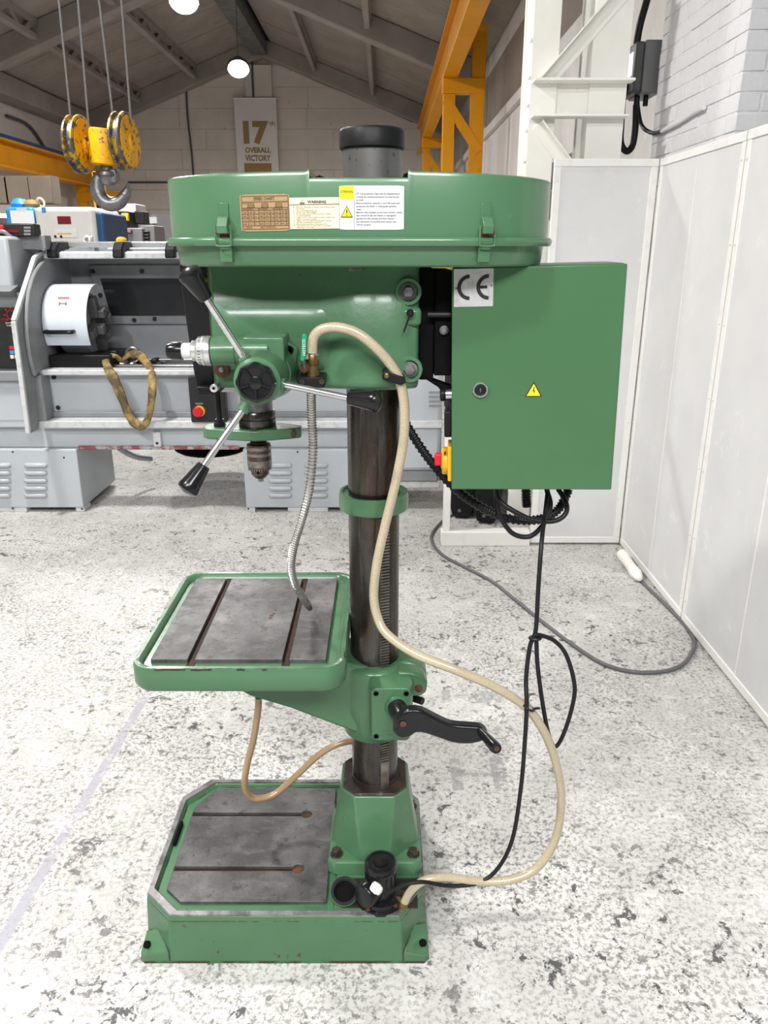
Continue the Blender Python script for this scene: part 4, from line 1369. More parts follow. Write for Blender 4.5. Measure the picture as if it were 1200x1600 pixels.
# ---- column with rack and cap
col = B().revolve((CX, CYc, 0), (0, 0, 1), [(.057, .16), (.057, 1.80)], 64).obj('column', mt['column'], dp)
B().pipe((CX, CYc, 0), (0, 0, 1), .0615, .055, .340, .352).obj('column_seat', mt['oil'], col)
part(B().revolve((CX, CYc, 0), (0, 0, 1), [(.0574, 1.70), (.0574, 1.783)], 64).obj('column_top', mt['brushed'], col), 'bright spotted steel column end')
part(B().revolve((CX, CYc, 0), (0, 0, 1), [(.060, 1.781), (.0635, 1.784), (.0635, 1.812), (.060, 1.8175), (.0, 1.818)], 48).obj('column_cap', mt['satin'], col), 'black plastic end cap')
ra = R(23)
rd = Vector((math.sin(ra), -math.cos(ra), 0))
rs = Vector((math.cos(ra), math.sin(ra), 0))
b = B()
b.M = Matrix(((rs.x, rd.x, 0, CX), (rs.y, rd.y, 0, CYc), (0, 0, 1, 0), (0, 0, 0, 1)))
b.box(-.0105, .0105, .045, .0595, .338, 1.058)
z = .425
while z < 1.052:
    b.prism([(.0585, z), (.0655, z + .0012), (.0655, z + .0034), (.0585, z + .0046)], 'x', -.0105, .0105)
    z += .0072
b.box(-.0105, .0105, .059, .0645, .338, .42)
part(b.obj('rack', mt['rack'], col, smooth=False), 'toothed steel lifting rack')
col_ring = B().revolve((CX, CYc, 0), (0, 0, 1), [(.0575, 1.058), (.0765, 1.056), (.0775, 1.060), (.0775, 1.084), (.0755, 1.088), (.0755, 1.0935), (.070, 1.0935), (.069, 1.088), (.0575, 1.088)], 56, cap=False).obj('stop_collar', mt['green'], dp)

# ---- table bracket
b = B()
b.revolve((CX, CYc, 0), (0, 0, 1), [(.058, .478), (.070, .478), (.076, .486), (.078, .53), (.086, .56), (.086, .672), (.082, .682), (.058, .682)], 48, cap=False)
b.prism([(-.345, .735), (-.345, .635), (-.335, .62), (-.315, .607), (-.218, .573), (-.09, .516), (-.05, .50), (-.03, .68), (-.10, .70), (-.11, .735)], 'y', 1.565, 1.695)
brk = b.obj('table_bracket', mt['green'], dp, bevel=.008, seg=3)
b = B().loft([rrect(-.028, .06, .530, .668, .012), rrect(-.028, .06, .530, .668, .012)])
b = B()
rr_ = lambda k, y: [(x, y, z) for x, z in rrect(-.028 - k, .06 + k, .530 - k, .668 + k, .012, 4)]
b.loft([rr_(.008, 1.62), rr_(.006, 1.525), rr_(0, 1.512), rr_(0, 1.503)])
gh = b.obj('gear_housing', mt['green'], brk, bevel=.002)
for x, z in ((-.018, .655), (.050, .655), (-.018, .542)):
    B().revolve((x, 1.503, z), (0, -1, 0), [(.006, 0), (.006, .0015), (.0035, .0015), (.0035, -.003)], 14).obj('cap_screw', mt['void'], gh)
B().revolve((.029, 1.503, .62), (0, -1, 0), [(.028, 0), (.026, .006), (.022, .012)], 28).obj('shaft_boss', mt['green'], gh)
b = B()
for y0, y1 in ((1.545, 1.588), (1.592, 1.635)):
    b.prism([(.03, .62), (.085, .62), (.098, .63), (.10, .655), (.09, .675), (.06, .684), (.03, .684)], 'y', y0, y1)
cl = b.obj('clamp_lug', mt['green'], brk, bevel=.006)
B().revolve((.080, 1.545, .643), (0, -1, 0), [(.009, 0), (.009, .004), (.005, .005)], 16).obj('clamp_screw', mt['rust'], cl)
B().tube([(.06, 1.60, .585), (.085, 1.585, .585), (.092, 1.58, .585)], .009, 12, 4).obj('lock_stud', mt['satin'], brk)

# ---- work table
TZ = .79
o4 = lambda k, z: [(x, y, z) for x, y in rrect(-.525 + k, -.08 - k, 1.38 + k, 1.88 - k, .045 - k * .6, 7)]
b = B()
b.loft([o4(.016, .731), o4(.006, .734), o4(.0, .745), o4(0, .784), o4(.003, TZ), o4(.011, TZ), o4(.015, .787), o4(.020, .777)])
tbl = b.obj('work_table', mt['green_chip'], dp)
b = B()
xs_ = [-.49, -.4125, -.3975, -.2135, -.1985, -.122]
for i in (0, 2, 4):
    b.box(xs_[i], xs_[i + 1], 1.425, 1.845, .762, .7865)
ws = part(b.obj('table_surface', mt['steel'], tbl, bevel=.001), 'bare machined steel working surface with two slots')
b = B()
for xa in (-.405, -.206):
    b.box(xa - .0085, xa + .0085, 1.405, 1.862, .7635, .7785)
b.obj('slot_floor', mt['slot'], tbl)
q = ptz(424, 962, .7868)
b = B()
for dx, dy, r_ in ((0, 0, .006), (.004, .011, .0045), (-.001, -.012, .0055), (.006, .03, .003)):
    b.revolve((q.x + dx, q.y + dy, .7862), (0, 0, 1), [(r_, 0), (r_ * .8, .0008)], 9)
part(b.obj('drilled_pit', mt['rust'], tbl), 'small rusty pits')

# places where the rim paint is knocked off
def chip(poly, z0, z1, par):
    c_ = catmull([Vector((x, y, 0)) for x, y in poly + poly[:1]], 3)[:-1]
    B().prism([(p.x + random.uniform(-.0008, .0008), p.y + random.uniform(-.0008, .0008)) for p in c_], 'z', z0, z1).obj('paint_chip', mt['oil'], par, smooth=False)


for ya, yb, w_ in ((1.66, 1.70, .010), (1.545, 1.566, .007), (1.60, 1.612, .005)):
    chip([(-.5252, ya), (-.5252 + w_, ya + .004), (-.5252 + w_ * .8, (ya + yb) / 2), (-.5252 + w_, yb - .003), (-.5252, yb)], TZ - .0035, TZ + .0004, tbl)
for xa, xb, w_ in ((-.468, -.41, .004), (-.395, -.355, .003), (-.30, -.285, .004), (-.25, -.24, .003)):
    chip([(xa, 1.3796), (xb, 1.3796), (xb - .006, 1.3796 + w_ * .6), ((xa + xb) / 2, 1.3796 + w_), (xa + .005, 1.3796 + w_ * .7)], TZ - .004, TZ + .0004, tbl)
for ya, yb, w_ in ((1.43, 1.45, .006), (1.70, 1.715, .005)):
    chip([(-.0798, ya), (-.0798, yb), (-.0798 - w_, yb - .003), (-.0798 - w_ * .7, (ya + yb) / 2), (-.0798 - w_, ya + .004)], TZ - .0035, TZ + .0004, tbl)

# ---- crank
p0, p1 = pt(620, 1105, 1.495), pt(633, 1131, 1.437)
ck_ = B().revolve(p0, p1 - p0, [(.022, 0), (.023, .01), (.025, (p1 - p0).length + .004), (.023, (p1 - p0).length + .008)], 28).obj('crank_handle', mt['black'], dp)
top = [(628, 1110), (642, 1105), (660, 1107), (680, 1117), (705, 1128), (735, 1131), (752, 1133), (761, 1141)]
bot = [(757, 1152), (735, 1158), (710, 1157), (688, 1150), (664, 1142), (650, 1141), (640, 1147), (625, 1148), (614, 1138), (616, 1122)]
P = [pt(x, y, 1.437) for x, y in top + bot]
P = catmull(P + [P[0]], 4)[:-1]
B().prism([(p.x, p.z) for p in P], 'y', 1.425, 1.450).obj('crank_arm', mt['black'], ck_, bevel=.006, seg=3)
q = pt(630, 1131, 1.424)
B().revolve(q, (0, -1, 0), [(.007, 0), (.007, .002)], 16).obj('crank_pin', mt['rust'], ck_)
p0, p1 = pt(750, 1142, 1.43), pt(776, 1170, 1.345)
l_ = (p1 - p0).length
g_ = B().revolve(p0, p1 - p0, [(.0085, 0), (.0095, .01), (.011, l_ * .5), (.0125, l_ * .93), (.011, l_)], 24).obj('crank_grip', mt['black'], ck_)
B().revolve(p1, p1 - p0, [(.0055, -.001), (.0055, .001), (.003, .001)], 14).obj('grip_screw', mt['rust'], g_)

# ---- head casting
def plan(k, z, lift=0):
    p = [(-.345, 1.56), (-.335, 1.538), (-.13, 1.532), (-.075, 1.515), (-.03, 1.508), (.03, 1.512), (.066, 1.528), (.07, 1.56), (.07, 1.73), (-.345, 1.73)]
    return [(x, y - (k if y < 1.6 else 0), z) for x, y in p]


b = B().loft([plan(-.012, 1.336), plan(0, 1.346), plan(0, 1.50), plan(-.006, 1.510), plan(-.010, 1.575)])
head = b.obj('head_casting', mt['green'], dp, bevel=.005)
b = B()
b.loft([[(x, y, z) for x, z in rrect(-.332, -.10, 1.375, 1.492, .03, 5)] for y in (1.56, 1.528)] + [[(x, 1.521, z) for x, z in rrect(-.318, -.115, 1.388, 1.478, .026, 5)]])
b.obj('head_bulge', mt['green'], head)
for px, py in ((638, 456), (640, 578)):
    q = pt(px, py, 1.515)
    o = B().revolve(q + Vector((0, .015, 0)), (0, -1, 0), [(.026, 0), (.026, .012), (.0245, .0145), (.019, .0145), (.018, .006)], 28).obj('clamp_boss', mt['green'], head)
    B().hexbolt(q + Vector((0, .008, 0)), (0, -1, 0), .0115, .014, .0155).obj('clamp_bolt', mt['rim'], o)
q = pt(641, 489, 1.51)
o = B().revolve(q, (0, -1, 0), [(.007, -.01), (.007, .006), (.004, .01)], 14).obj('lock_pin', mt['satin'], head)
B().cyl(q + Vector((0, -.007, 0)), pt(631, 519, 1.50), .0018, n=8).obj('pin_lever', mt['satin'], o)
B().box(.03, .072, 1.515, 1.56, 1.46, 1.495).obj('pin_boss', mt['green'], head, bevel=.008)
B().box(-.065, -.04, 1.50, 1.53, 1.562, 1.576).obj('spring_block', mt['rim'], head)
# black front plates left of the head
P = [pt(x, y, 1.60) for x, y in ((284, 412), (338, 412), (338, 612), (312, 606), (304, 560), (293, 485))]
fp = B().prism([(p.x, p.z) for p in P], 'y', 1.575, 1.70).obj('front_cover', mt['satin'], dp, bevel=.003)
P = [pt(x, y, 1.56) for x, y in ((309, 603), (342, 603), (345, 613), (314, 616))]
B().prism([(p.x, p.z) for p in P], 'y', 1.545, 1.66).obj('cover_lip', mt['satin'], fp, bevel=.002)
q = pt(321, 437, 1.575)
B().revolve(q, (0, -1, 0), [(.006, 0), (.006, .006), (.003, .008)], 12).obj('brass_screw', mt['brass'], fp)
q = pt(347, 577, 1.525)
o = B().revolve(q, (0, -1, 0), [(.0155, -.01), (.0155, .004), (.012, .006)], 24).obj('oil_plug', mt['rust'], head)
B().revolve(q, (0, -1, 0), [(.005, .004), (.005, .009), (.003, .01)], 14).obj('plug_stud', mt['rim'], o)
q = pt(335, 606, 1.53)
o = B().revolve(q, (0, -1, 0), [(.008, -.02), (.008, .006), (.005, .007)], 18).obj('pivot_bolt', mt['alu'], head)
B().revolve(q, (0, -1, 0), [(.003, .006), (.003, .0075)], 10).obj('bolt_socket', mt['void'], o)

# ---- feed mechanism
fx, fz = -.2265, 1.3775
b = B()
b.revolve((fx, 1.535, fz), (0, -1, 0), [(.060, 0), (.056, .03), (.051, .06), (.0505, .075)], 40)
b.box(fx - .034, fx + .042, 1.435, 1.535, 1.385, 1.448)
b.revolve((-.322, 1.455, 1.421), (1, 0, 0), [(.0255, 0), (.0265, .003), (.0265, .045), (.025, .047), (.025, .11)], 32)
fh = b.obj('feed_housing', mt['green'], dp, bevel=.004)
b = B()
P = [pt(x, y, 1.505) for x, y in ((436, 527), (445, 529), (466, 545), (462, 570), (452, 600), (430, 600))]
b.prism([(p.x, p.z) for p in P], 'y', 1.505, 1.535)
ear = b.obj('mounting_ear', mt['green'], fh, bevel=.004)
q = pt(452, 547, 1.505)
B().revolve(q, (0, -1, 0), [(.0085, 0), (.0085, .002), (.0045, .002), (.004, -.003)], 18).obj('cap_screw', mt['void'], ear)
part(B().revolve((fx, 1.461, fz), (0, -1, 0), [(.0475, 0), (.0475, .004)], 40).obj('seam_ring', mt['void'], fh), 'dark seam')
hub = B().revolve((fx, 1.457, fz), (0, -1, 0), [(.0485, 0), (.0485, .03), (.044, .05), (.042, .085), (.036, .09)], 8 * 5).obj('feed_hub', mt['green'], dp)
# scalloped black knob
b = B()
n_ = 80
def scal(r, h, amp):
    return [Vector((fx + (r + amp * math.cos(8 * 2 * math.pi * k / n_)) * math.cos(2 * math.pi * k / n_), 1.375 - h, fz + (r + amp * math.cos(8 * 2 * math.pi * k / n_)) * math.sin(2 * math.pi * k / n_))) for k in range(n_)]
b.loft([scal(.030, 0, 0), scal(.0345, .006, .0012), scal(.0352, .016, .0014), scal(.0335, .023, .001), scal(.029, .024, 0), scal(.028, .0205, 0), scal(.012, .0195, 0), scal(.0115, .0225, 0), scal(.009, .0235, 0)])
kn = part(b.obj('feed_knob', mt['black'], hub, angle=40), 'black scalloped plastic knob')
b = B()
for k in range(5):
    a = R(90 + 72 * k)
    s_ = B()
    b.M = Matrix.Translation((fx, 1.352, fz)) @ Matrix.Rotation(a, 4, 'Y')
    b.box(.011, .0295, -.0015, .006, -.0018, .0018)
b.obj('knob_spoke', mt['black'], kn)
# three feed handles
for (ax, ay), (gx, gy), (ex, ey), Ye in (((386, 566), (322, 466), (292, 422), 1.33), ((436, 599), (545, 622), (594, 627), 1.34), ((384, 634), (319, 727), (291, 768), 1.33)):
    p0 = pt(ax, ay, 1.392)
    p1 = pt(gx, gy, Ye + .02)
    p2 = pt(ex, ey, Ye)
    rod = part(B().cyl(p0, p1 + (p1 - p0).normalized() * .02, .0063, n=20).obj('feed_handle', mt['chrome'], hub), 'bright steel feed lever')
    l_ = (p2 - p1).length
    B().revolve(p1, p2 - p1, [(.0115, 0), (.0125, .003), (.0185, l_ * .72), (.0205, l_ * .86), (.019, l_ * .95), (.0135, l_), (.005, l_ + .003)], 28).obj('grip', mt['black'], rod)
    B().revolve(p0, p0 - p1, [(.011, -.012), (.012, .004)], 20).obj('socket_boss', mt['green'], rod)
# depth dial
dial = B().revolve((-.322, 1.455, 1.421), (-1, 0, 0), [(.027, 0), (.0275, .002), (.0275, .009), (.026, .010), (.026, .011), (.0275, .012), (.0265, .022), (.022, .027)], 40).obj('depth_dial', mt['alu'], dp)
b = B()
for k in range(30):
    a = 2 * math.pi * k / 30
    b.M = Matrix.Translation((-.322, 1.455, 1.421)) @ Matrix.Rotation(a, 4, 'X')
    b.box(-.021 if k % 5 else -.0215, -.016 if k % 5 else -.013, -.0004, .0004, .0262, .0276)
b.obj('scale_mark', mt['tick'], dial)
B().revolve((-.322, 1.455, 1.421), (-1, 0, 0), [(.018, .026), (.019, .028), (.019, .035), (.017, .037)], 32).obj('dial_collar', mt['alu'], dial)
B().revolve((-.322, 1.455, 1.421), (-1, 0, 0), [(.0145, .036), (.0145, .056)], 32).obj('dial_sleeve', mt['label_w'], dial)
B().revolve((-.322, 1.455, 1.421), (-1, 0, 0), [(.0165, .054), (.0168, .058), (.0168, .074), (.014, .082), (.009, .084), (.0, .084)], 16).obj('dial_knob', mt['black'], dial)

# ---- spindle and chuck
qc = (SXc, CYc, 0)
qu = B().revolve(qc, (0, 0, 1), [(.034, 1.35), (.034, 1.268)], 40).obj('quill', mt['rim'], dp)
part(B().revolve(qc, (0, 0, 1), [(.038, 1.274), (.040, 1.270), (.040, 1.262), (.0365, 1.262), (.0365, 1.258), (.0395, 1.257), (.0395, 1.236), (.037, 1.232)], 44).obj('quill_ring', mt['column'], qu), 'polished clamp ring')
b = B()
pl = [(-.388, 1.612), (-.375, 1.598), (-.335, 1.592), (-.31, 1.585), (-.273, 1.578), (-.235, 1.588), (-.19, 1.605), (-.178, 1.612), (-.178, 1.635), (-.22, 1.66), (-.273, 1.68), (-.33, 1.668), (-.375, 1.66), (-.388, 1.645)]
b.prism(pl, 'z', 1.217, 1.240)
sb = b.obj('stop_arm', mt['green_chip'], dp, bevel=.003)
q = (-.192, 1.602, 1.228)
B().revolve(q, (0, -1, 0), [(.006, -.004), (.006, .003), (.003, .004)], 14).obj('stop_screw', mt['rust'], sb)
rodx = pt(341, 640, 1.62).x
rd_ = B().cyl((rodx, 1.625, 1.20), (rodx, 1.625, 1.345), .0062, n=16).obj('stop_rod', mt['satin'], dp)
B().revolve((rodx, 1.625, 1.24), (0, 0, 1), [(.013, 0), (.013, .009), (.0105, .010), (.0105, .016)], 6).revolve((rodx, 1.625, 1.217), (0, 0, -1), [(.009, 0), (.009, .008)], 6).obj('rod_nut', mt['satin'], rd_)
B().revolve((rodx - .03, 1.60, 1.318), (1, 0, .05), [(.005, 0), (.006, .01), (.004, .035)], 12).obj('catch_pin', mt['alu'], rd_)
B().box(rodx + .012, rodx + .042, 1.60, 1.604, 1.318, 1.34).obj('catch_plate', mt['label_w'], rd_, bevel=.002)
B().revolve(qc, (0, 0, 1), [(.012, 1.232), (.016, 1.226), (.0165, 1.212), (.012, 1.206), (.018, 1.205), (.018, 1.198), (.012, 1.196)], 28).obj('arbor', mt['rust'], qu)
b = B().revolve(qc, (0, 0, 1), [(.021, 1.202), (.0255, 1.200), (.0262, 1.197), (.0262, 1.150), (.0245, 1.146), (.0195, 1.146), (.0195, 1.133), (.012, 1.124), (.0085, 1.123)], 44)
chk = part(b.obj('drill_chuck', mt['chuck'], dp), 'rusty keyed drill chuck')
for z0, z1 in ((1.189, 1.196), (1.176, 1.182), (1.152, 1.166)):
    B().pipe(qc, (0, 0, 1), .0268, .0255, z0, z1, 44).obj('chuck_band', mt['chuckl'], chk)
b = B()
for k in range(30):
    a = 2 * math.pi * k / 30
    b.M = Matrix.Translation(qc) @ Matrix.Rotation(a, 4, 'Z')
    b.prism([(-.0018, 1.152), (.0018, 1.152), (.0008, 1.143), (-.0008, 1.143)], 'x', .0185, .0255)
b.obj('chuck_teeth', mt['chuckl'], chk)
B().revolve((SXc - .001, CYc - .0185, 1.1395), (0, -1, 0), [(.0035, 0), (.0035, .0015)], 12).obj('key_hole', mt['void'], chk)
b = B()
for k in range(3):
    a = R(30 + 120 * k)
    b.cyl((SXc + .0035 * math.cos(a), CYc + .0035 * math.sin(a), 1.126), (SXc + .0035 * math.cos(a), CYc + .0035 * math.sin(a), 1.115), .0032, n=8)
b.obj('chuck_jaw', mt['chuckl'], chk)

# ---- belt guard
gx0, gb = -.049, .214
gal = lambda dx: .349 if dx < 0 else .366
gexp = lambda dx: 4.6 if dx < 0 else 3.0


def gfront(x, off=0.0):
    k = min(1.0, abs(x - gx0) / (gal(x - gx0) + off))
    gn = gexp(x - gx0)
    return CYc - (gb + off) * (1 - k ** gn) ** (1 / gn)


def gring(off, z, n=120):
    out = []
    for i in range(n):
        a = 2 * math.pi * i / n
        c_, s_ = math.cos(a), math.sin(a)
        gn = gexp(c_)
        out.append((gx0 + (gal(c_) + off) * math.copysign(abs(c_) ** (2 / gn), c_), CYc + (gb + off) * math.copysign(abs(s_) ** (2 / gn), s_), z))
    return out


def ztop(x, side):
    L, Rr = -.127, .041
    zc_ = 1.7275 - .009 * abs((x - gx0) / gal(x - gx0)) ** 2
    if (x > L or (x == L and side > 0)) and (x < Rr or (x == Rr and side < 0)):
        return 1.7165
    d = min(abs(x - L), abs(x - Rr))
    return zc_ + (.003 if d < .006 else 0)


xs_ = sorted(set([gx0 - gal(-math.cos(math.pi * k / 56)) * math.cos(math.pi * k / 56) for k in range(57)] + [-.127, .041, -.134, .048, -.1205, .0345]))
cols = []
for x in xs_:
    for side in ((-1, 1) if x in (-.127, .041) else (0,)):
        yf = gfront(x)
        yb = 2 * CYc - yf
        zt = ztop(x, side)
        w = min(.007, (yb - yf) * .3)
        cols.append([(x, yf, 1.612), (x, yf, zt - .008), (x, yf + w * .3, zt - .002), (x, yf + w, zt), (x, CYc, zt + .002), (x, yb - w, zt), (x, yb, zt - .008), (x, yb, 1.612)])
b = B()
m_ = len(cols[0])
b.add([p for c in cols for p in c], [(i * m_ + j, i * m_ + j + 1, (i + 1) * m_ + j + 1, (i + 1) * m_ + j) for i in range(len(cols) - 1) for j in range(m_ - 1)])
lid = b.obj('belt_guard', mt['green_sheet'], dp, angle=40)
b = B().loft([gring(-.004, 1.606), gring(.006, 1.606), gring(.0085, 1.611), gring(.0085, 1.617), gring(.005, 1.6205), gring(-.004, 1.6205)], closed=True)
b.obj('guard_bead', mt['green_sheet'], lid, angle=60)
b = B().loft([gring(-.03, 1.570), gring(-.014, 1.571), gring(-.010, 1.575), gring(-.006, 1.608)])
b.obj('guard_tray', mt['green_sheet'], lid, angle=50)
part(B().prism([(-.126, 1.7225), (-.116, 1.7265), (-.104, 1.722), (-.092, 1.7175), (-.126, 1.716)], 'y', 1.50, 1.70).obj('dark_gap_strip', mt['void'], lid), 'black strip standing in for the dark column gap')  # black wedge stands in for the dark hollow beside the column
B().prism([(.034, 1.716), (.034, 1.724), (.041, 1.7265), (.041, 1.716)], 'y', 1.45, 1.70).obj('dark_gap_strip', mt['void'], lid)
# toggle latches
for px in (352, 757):
    x = (px - 600) / F * 1.345
    y = gfront(x)
    sl_ = (gfront(x + .01) - gfront(x - .01)) / .02
    Ml = Matrix.Translation((x, y, 0)) @ Matrix.Rotation(math.atan(sl_), 4, 'Z')

    def lb():
        q_ = B()
        q_.M = Ml
        return q_
    la = lb().box(-.008, .010, -.0025, .0, 1.632, 1.676).obj('toggle_latch', mt['green_sheet'], lid, bevel=.0008)
    lb().prism([(-.003, 1.655), (-.010, 1.652), (-.018, 1.638), (-.016, 1.626), (-.011, 1.626), (-.003, 1.64)], 'x', -.008, .011).obj('latch_lever', mt['green_sheet'], la, bevel=.001)
    q_ = lb()
    q_.tube([(-.0115, -.011, 1.64), (-.0125, -.012, 1.612), (-.009, -.012, 1.606), (.012, -.012, 1.606), (.0155, -.012, 1.612), (.0145, -.011, 1.64)], .0016, 8, 4)
    q_.obj('latch_wire', mt['green_sheet'], la)
    lb().cyl((-.011, -.012, 1.628), (.014, -.012, 1.628), .003, n=10).obj('latch_pin', mt['rust'], la)
    lb().box(-.007, .007, -.006, .0, 1.61, 1.626).obj('latch_hook', mt['rust'], la, bevel=.001)
    lb().box(-.010, .012, -.002, .012, 1.579, 1.607).obj('catch_plate', mt['green_sheet'], la, bevel=.001)


# stickers that follow the guard's curve
def gpatch(x0, x1, z0, z1, eps, name, m, par, n=10, tilt=0.0, rad=0.0):
    b = B()
    vs, fs = [], []
    for i in range(n + 1):
        x = x0 + (x1 - x0) * i / n
        dz = tilt * (x - x0)
        c_ = 0
        if rad and i in (0, n):
            c_ = rad
        vs += [(x, gfront(x) - eps, z0 + dz + c_), (x, gfront(x) - eps, z1 + dz - c_), (x, gfront(x) - eps + .0006, z0 + dz + c_), (x, gfront(x) - eps + .0006, z1 + dz - c_)]
    for i in range(n):
        a = 4 * i
        fs += [(a, a + 4, a + 5, a + 1), (a + 2, a + 3, a + 7, a + 6), (a + 1, a + 5, a + 7, a + 3), (a, a + 2, a + 6, a + 4)]
    b.add(vs, fs)
    return b.obj(name, mt[m], par, smooth=False)


def gtext(body, x0, z0, h, w, m, par, eps=.0016, bold=0.0, tilt=0.0, xref=None):
    vs, fs = text_geo(body, 1.0, 'LEFT', bold + .012)
    xa, xb = min(v[0] for v in vs), max(v[0] for v in vs)
    sx = w / (xb - xa)
    xr = x0 if xref is None else xref
    out = []
    for v in vs:
        X = x0 + (v[0] - xa) * sx
        out.append((X, gfront(X) - eps, z0 + v[1] * h / .7 + tilt * (X - xr)))
    return out, fs


def gline(lines, m, par, name='lettering'):
    b = B()
    for vs, fs in lines:
        b.add(vs, fs)
    return b.obj(name, mt[m], par, smooth=False, recalc=False)


def gx(px, py):
    y = 1.42
    for _ in range(4):
        p = pt(px, py, y)
        y = gfront(p.x)
    return pt(px, py, y)


# speed chart
A, D = gx(377.5, 362), gx(452, 304)
T = -.012
sc = gpatch(A.x, D.x, A.z, D.z, .0009, 'speed_chart', 'label_t', lid, tilt=.015, rad=.002)
part(sc, 'bronze coloured speed chart plate')
W, H = D.x - A.x, D.z - A.z
g = lambda fx_, fz_: (A.x + fx_ * W, A.z + fz_ * H)
L_ = []
b = B()


def rule(fx0, fx1, fz0, fz1, o_x, o_z, w_, h_, t_=.00045):
    x0, x1, z0, z1 = o_x + fx0 * w_, o_x + fx1 * w_, o_z + fz0 * h_, o_z + fz1 * h_
    if abs(x1 - x0) < 1e-6:
        x0, x1 = x0 - t_, x1 + t_
    if abs(z1 - z0) < 1e-6:
        z0, z1 = z0 - t_, z1 + t_
    k = 6
    vs = []
    for i in range(k + 1):
        x = x0 + (x1 - x0) * i / k
        vs += [(x, gfront(x) - .0016, z0 + .015 * (x - o_x)), (x, gfront(x) - .0016, z1 + .015 * (x - o_x))]
    return vs, [(2 * i, 2 * i + 2, 2 * i + 3, 2 * i + 1) for i in range(k)]


rl_ = []
for fz_ in (.06, .155, .265, .365, .47, .575, .635, .80, .95):
    rl_.append(rule(.03, .97, fz_, fz_, A.x, A.z, W, H))
for fx_ in (.03, .97):
    rl_.append(rule(fx_, fx_, .06, .95, A.x, A.z, W, H))
for fx_ in (.15, .27, .37, .48, .60, .68, .80, .92):
    rl_.append(rule(fx_, fx_, .155, .575, A.x, A.z, W, H))
for cx_ in (.22, .5, .78):
    for k in range(3):
        rl_.append(rule(cx_ - .05 - .015 * k, cx_ + .05 + .015 * k, .76 - k * .05, .76 - k * .05, A.x, A.z, W, H))
    rl_.append(rule(cx_ - .06, cx_ - .06, .65, .77, A.x, A.z, W, H))
    rl_.append(rule(cx_ + .06, cx_ + .06, .65, .77, A.x, A.z, W, H))
gline(rl_, 'ink_t', sc, 'chart_rules')
tx = []
x_, z_ = g(.28, .845)
tx.append(gtext('SPEED CHART', x_, z_, H * .075, W * .42, None, None, tilt=.015, xref=A.x, bold=.012))
x_, z_ = g(.04, .745)
tx.append(gtext('SPINDLE', x_, z_, H * .03, W * .10, None, None, tilt=.015, xref=A.x))
x_, z_ = g(.86, .775)
tx.append(gtext('MOTOR', x_, z_, H * .03, W * .09, None, None, tilt=.015, xref=A.x))
for i, hdr in enumerate(('50Hz/60Hz', '50Hz/60Hz', '50Hz/60Hz')):
    x_, z_ = g(.06 + .3 * i, .59)
    tx.append(gtext(hdr, x_, z_, H * .03, W * .2, None, None, tilt=.015, xref=A.x))
nums = [['120', '145', 'A-5', '350', '420', 'C-8', '960', '1150', 'D-6'], ['180', '215', 'A-6', '480', '580', 'B-7', '1080', '1300', 'E-7'],
        ['210', '250', 'A-4', '600', '720', 'D-8', '1560', '1870', 'D-4'], ['260', '310', 'B-6', '820', '990', 'C-7', '2120', '2540', 'E-6']]
cxs = [.045, .165, .28, .385, .50, .61, .69, .81, .925]
for r_, row in enumerate(nums):
    for c_, s_ in enumerate(row):
        x_, z_ = g(cxs[c_], .50 - r_ * .104)
        tx.append(gtext(s_, x_, z_, H * .035, W * (.075 if c_ % 3 != 2 else .045), None, None, tilt=.015, xref=A.x))
x_, z_ = g(.05, .085)
tx.append(gtext('12 SPEEDS', x_, z_, H * .035, W * .18, None, None, tilt=.015, xref=A.x))
x_, z_ = g(.4, .09)
tx.append(gtext('BELT POSITION', x_, z_, H * .04, W * .3, None, None, tilt=.015, xref=A.x))
gline(tx, 'ink_t', sc)
# warning label
A, D = gx(454, 358), gx(529.5, 309)
wl_ = part(gpatch(A.x, D.x, A.z, D.z, .0009, 'warning_label', 'label_c', lid, tilt=.012), 'cream warning label with torn edges')
W, H = D.x - A.x, D.z - A.z
tx = [gtext('WARNING', A.x + .36 * W, A.z + .83 * H, H * .085, W * .38, None, None, bold=.02)]
rows = ['Read and understand instruction manual before using', 'the machine.', 'Use recommended speeds only.', 'Always wear safety goggles.', 'Do not wear gloves, necktie or loose clothing.', 'Tie back long hair.',
        'Clamp work or vise to table or brace it against the', 'column to prevent rotation.', 'Tighten all locks before operating the machine.', 'Use only recommended accessories.', 'Remove chuck key before turning power ON.',
        'Turn OFF power and wait for bit to stop before', 'adjusting or servicing.']
wmax = max(len(r) for r in rows)
for i, r_ in enumerate(rows):
    tx.append(gtext(r_, A.x + .13 * W, A.z + (.69 - .054 * i) * H, H * .032, W * .78 * len(r_) / wmax, None, None))
for i, k in enumerate((0, 2, 3, 4, 6, 8, 9, 10, 11)):
    tx.append(gtext(str(i + 1), A.x + .07 * W, A.z + (.69 - .054 * k) * H, H * .032, W * .016, None, None))
gline(tx, 'ink', wl_)
gline([rule(.0, 1, .775, .775, A.x, A.z, W, H), rule(.2, .3, .83, .83, A.x, A.z, W, H)] + [rule(.248, .252, .84, .89, A.x, A.z, W, H)], 'ink', wl_, 'label_rule')


def gpoly(poly, eps):
    """small flat polygon on the guard"""
    return [(x, gfront(x) - eps, z) for x, z in poly], [tuple(range(len(poly)))]


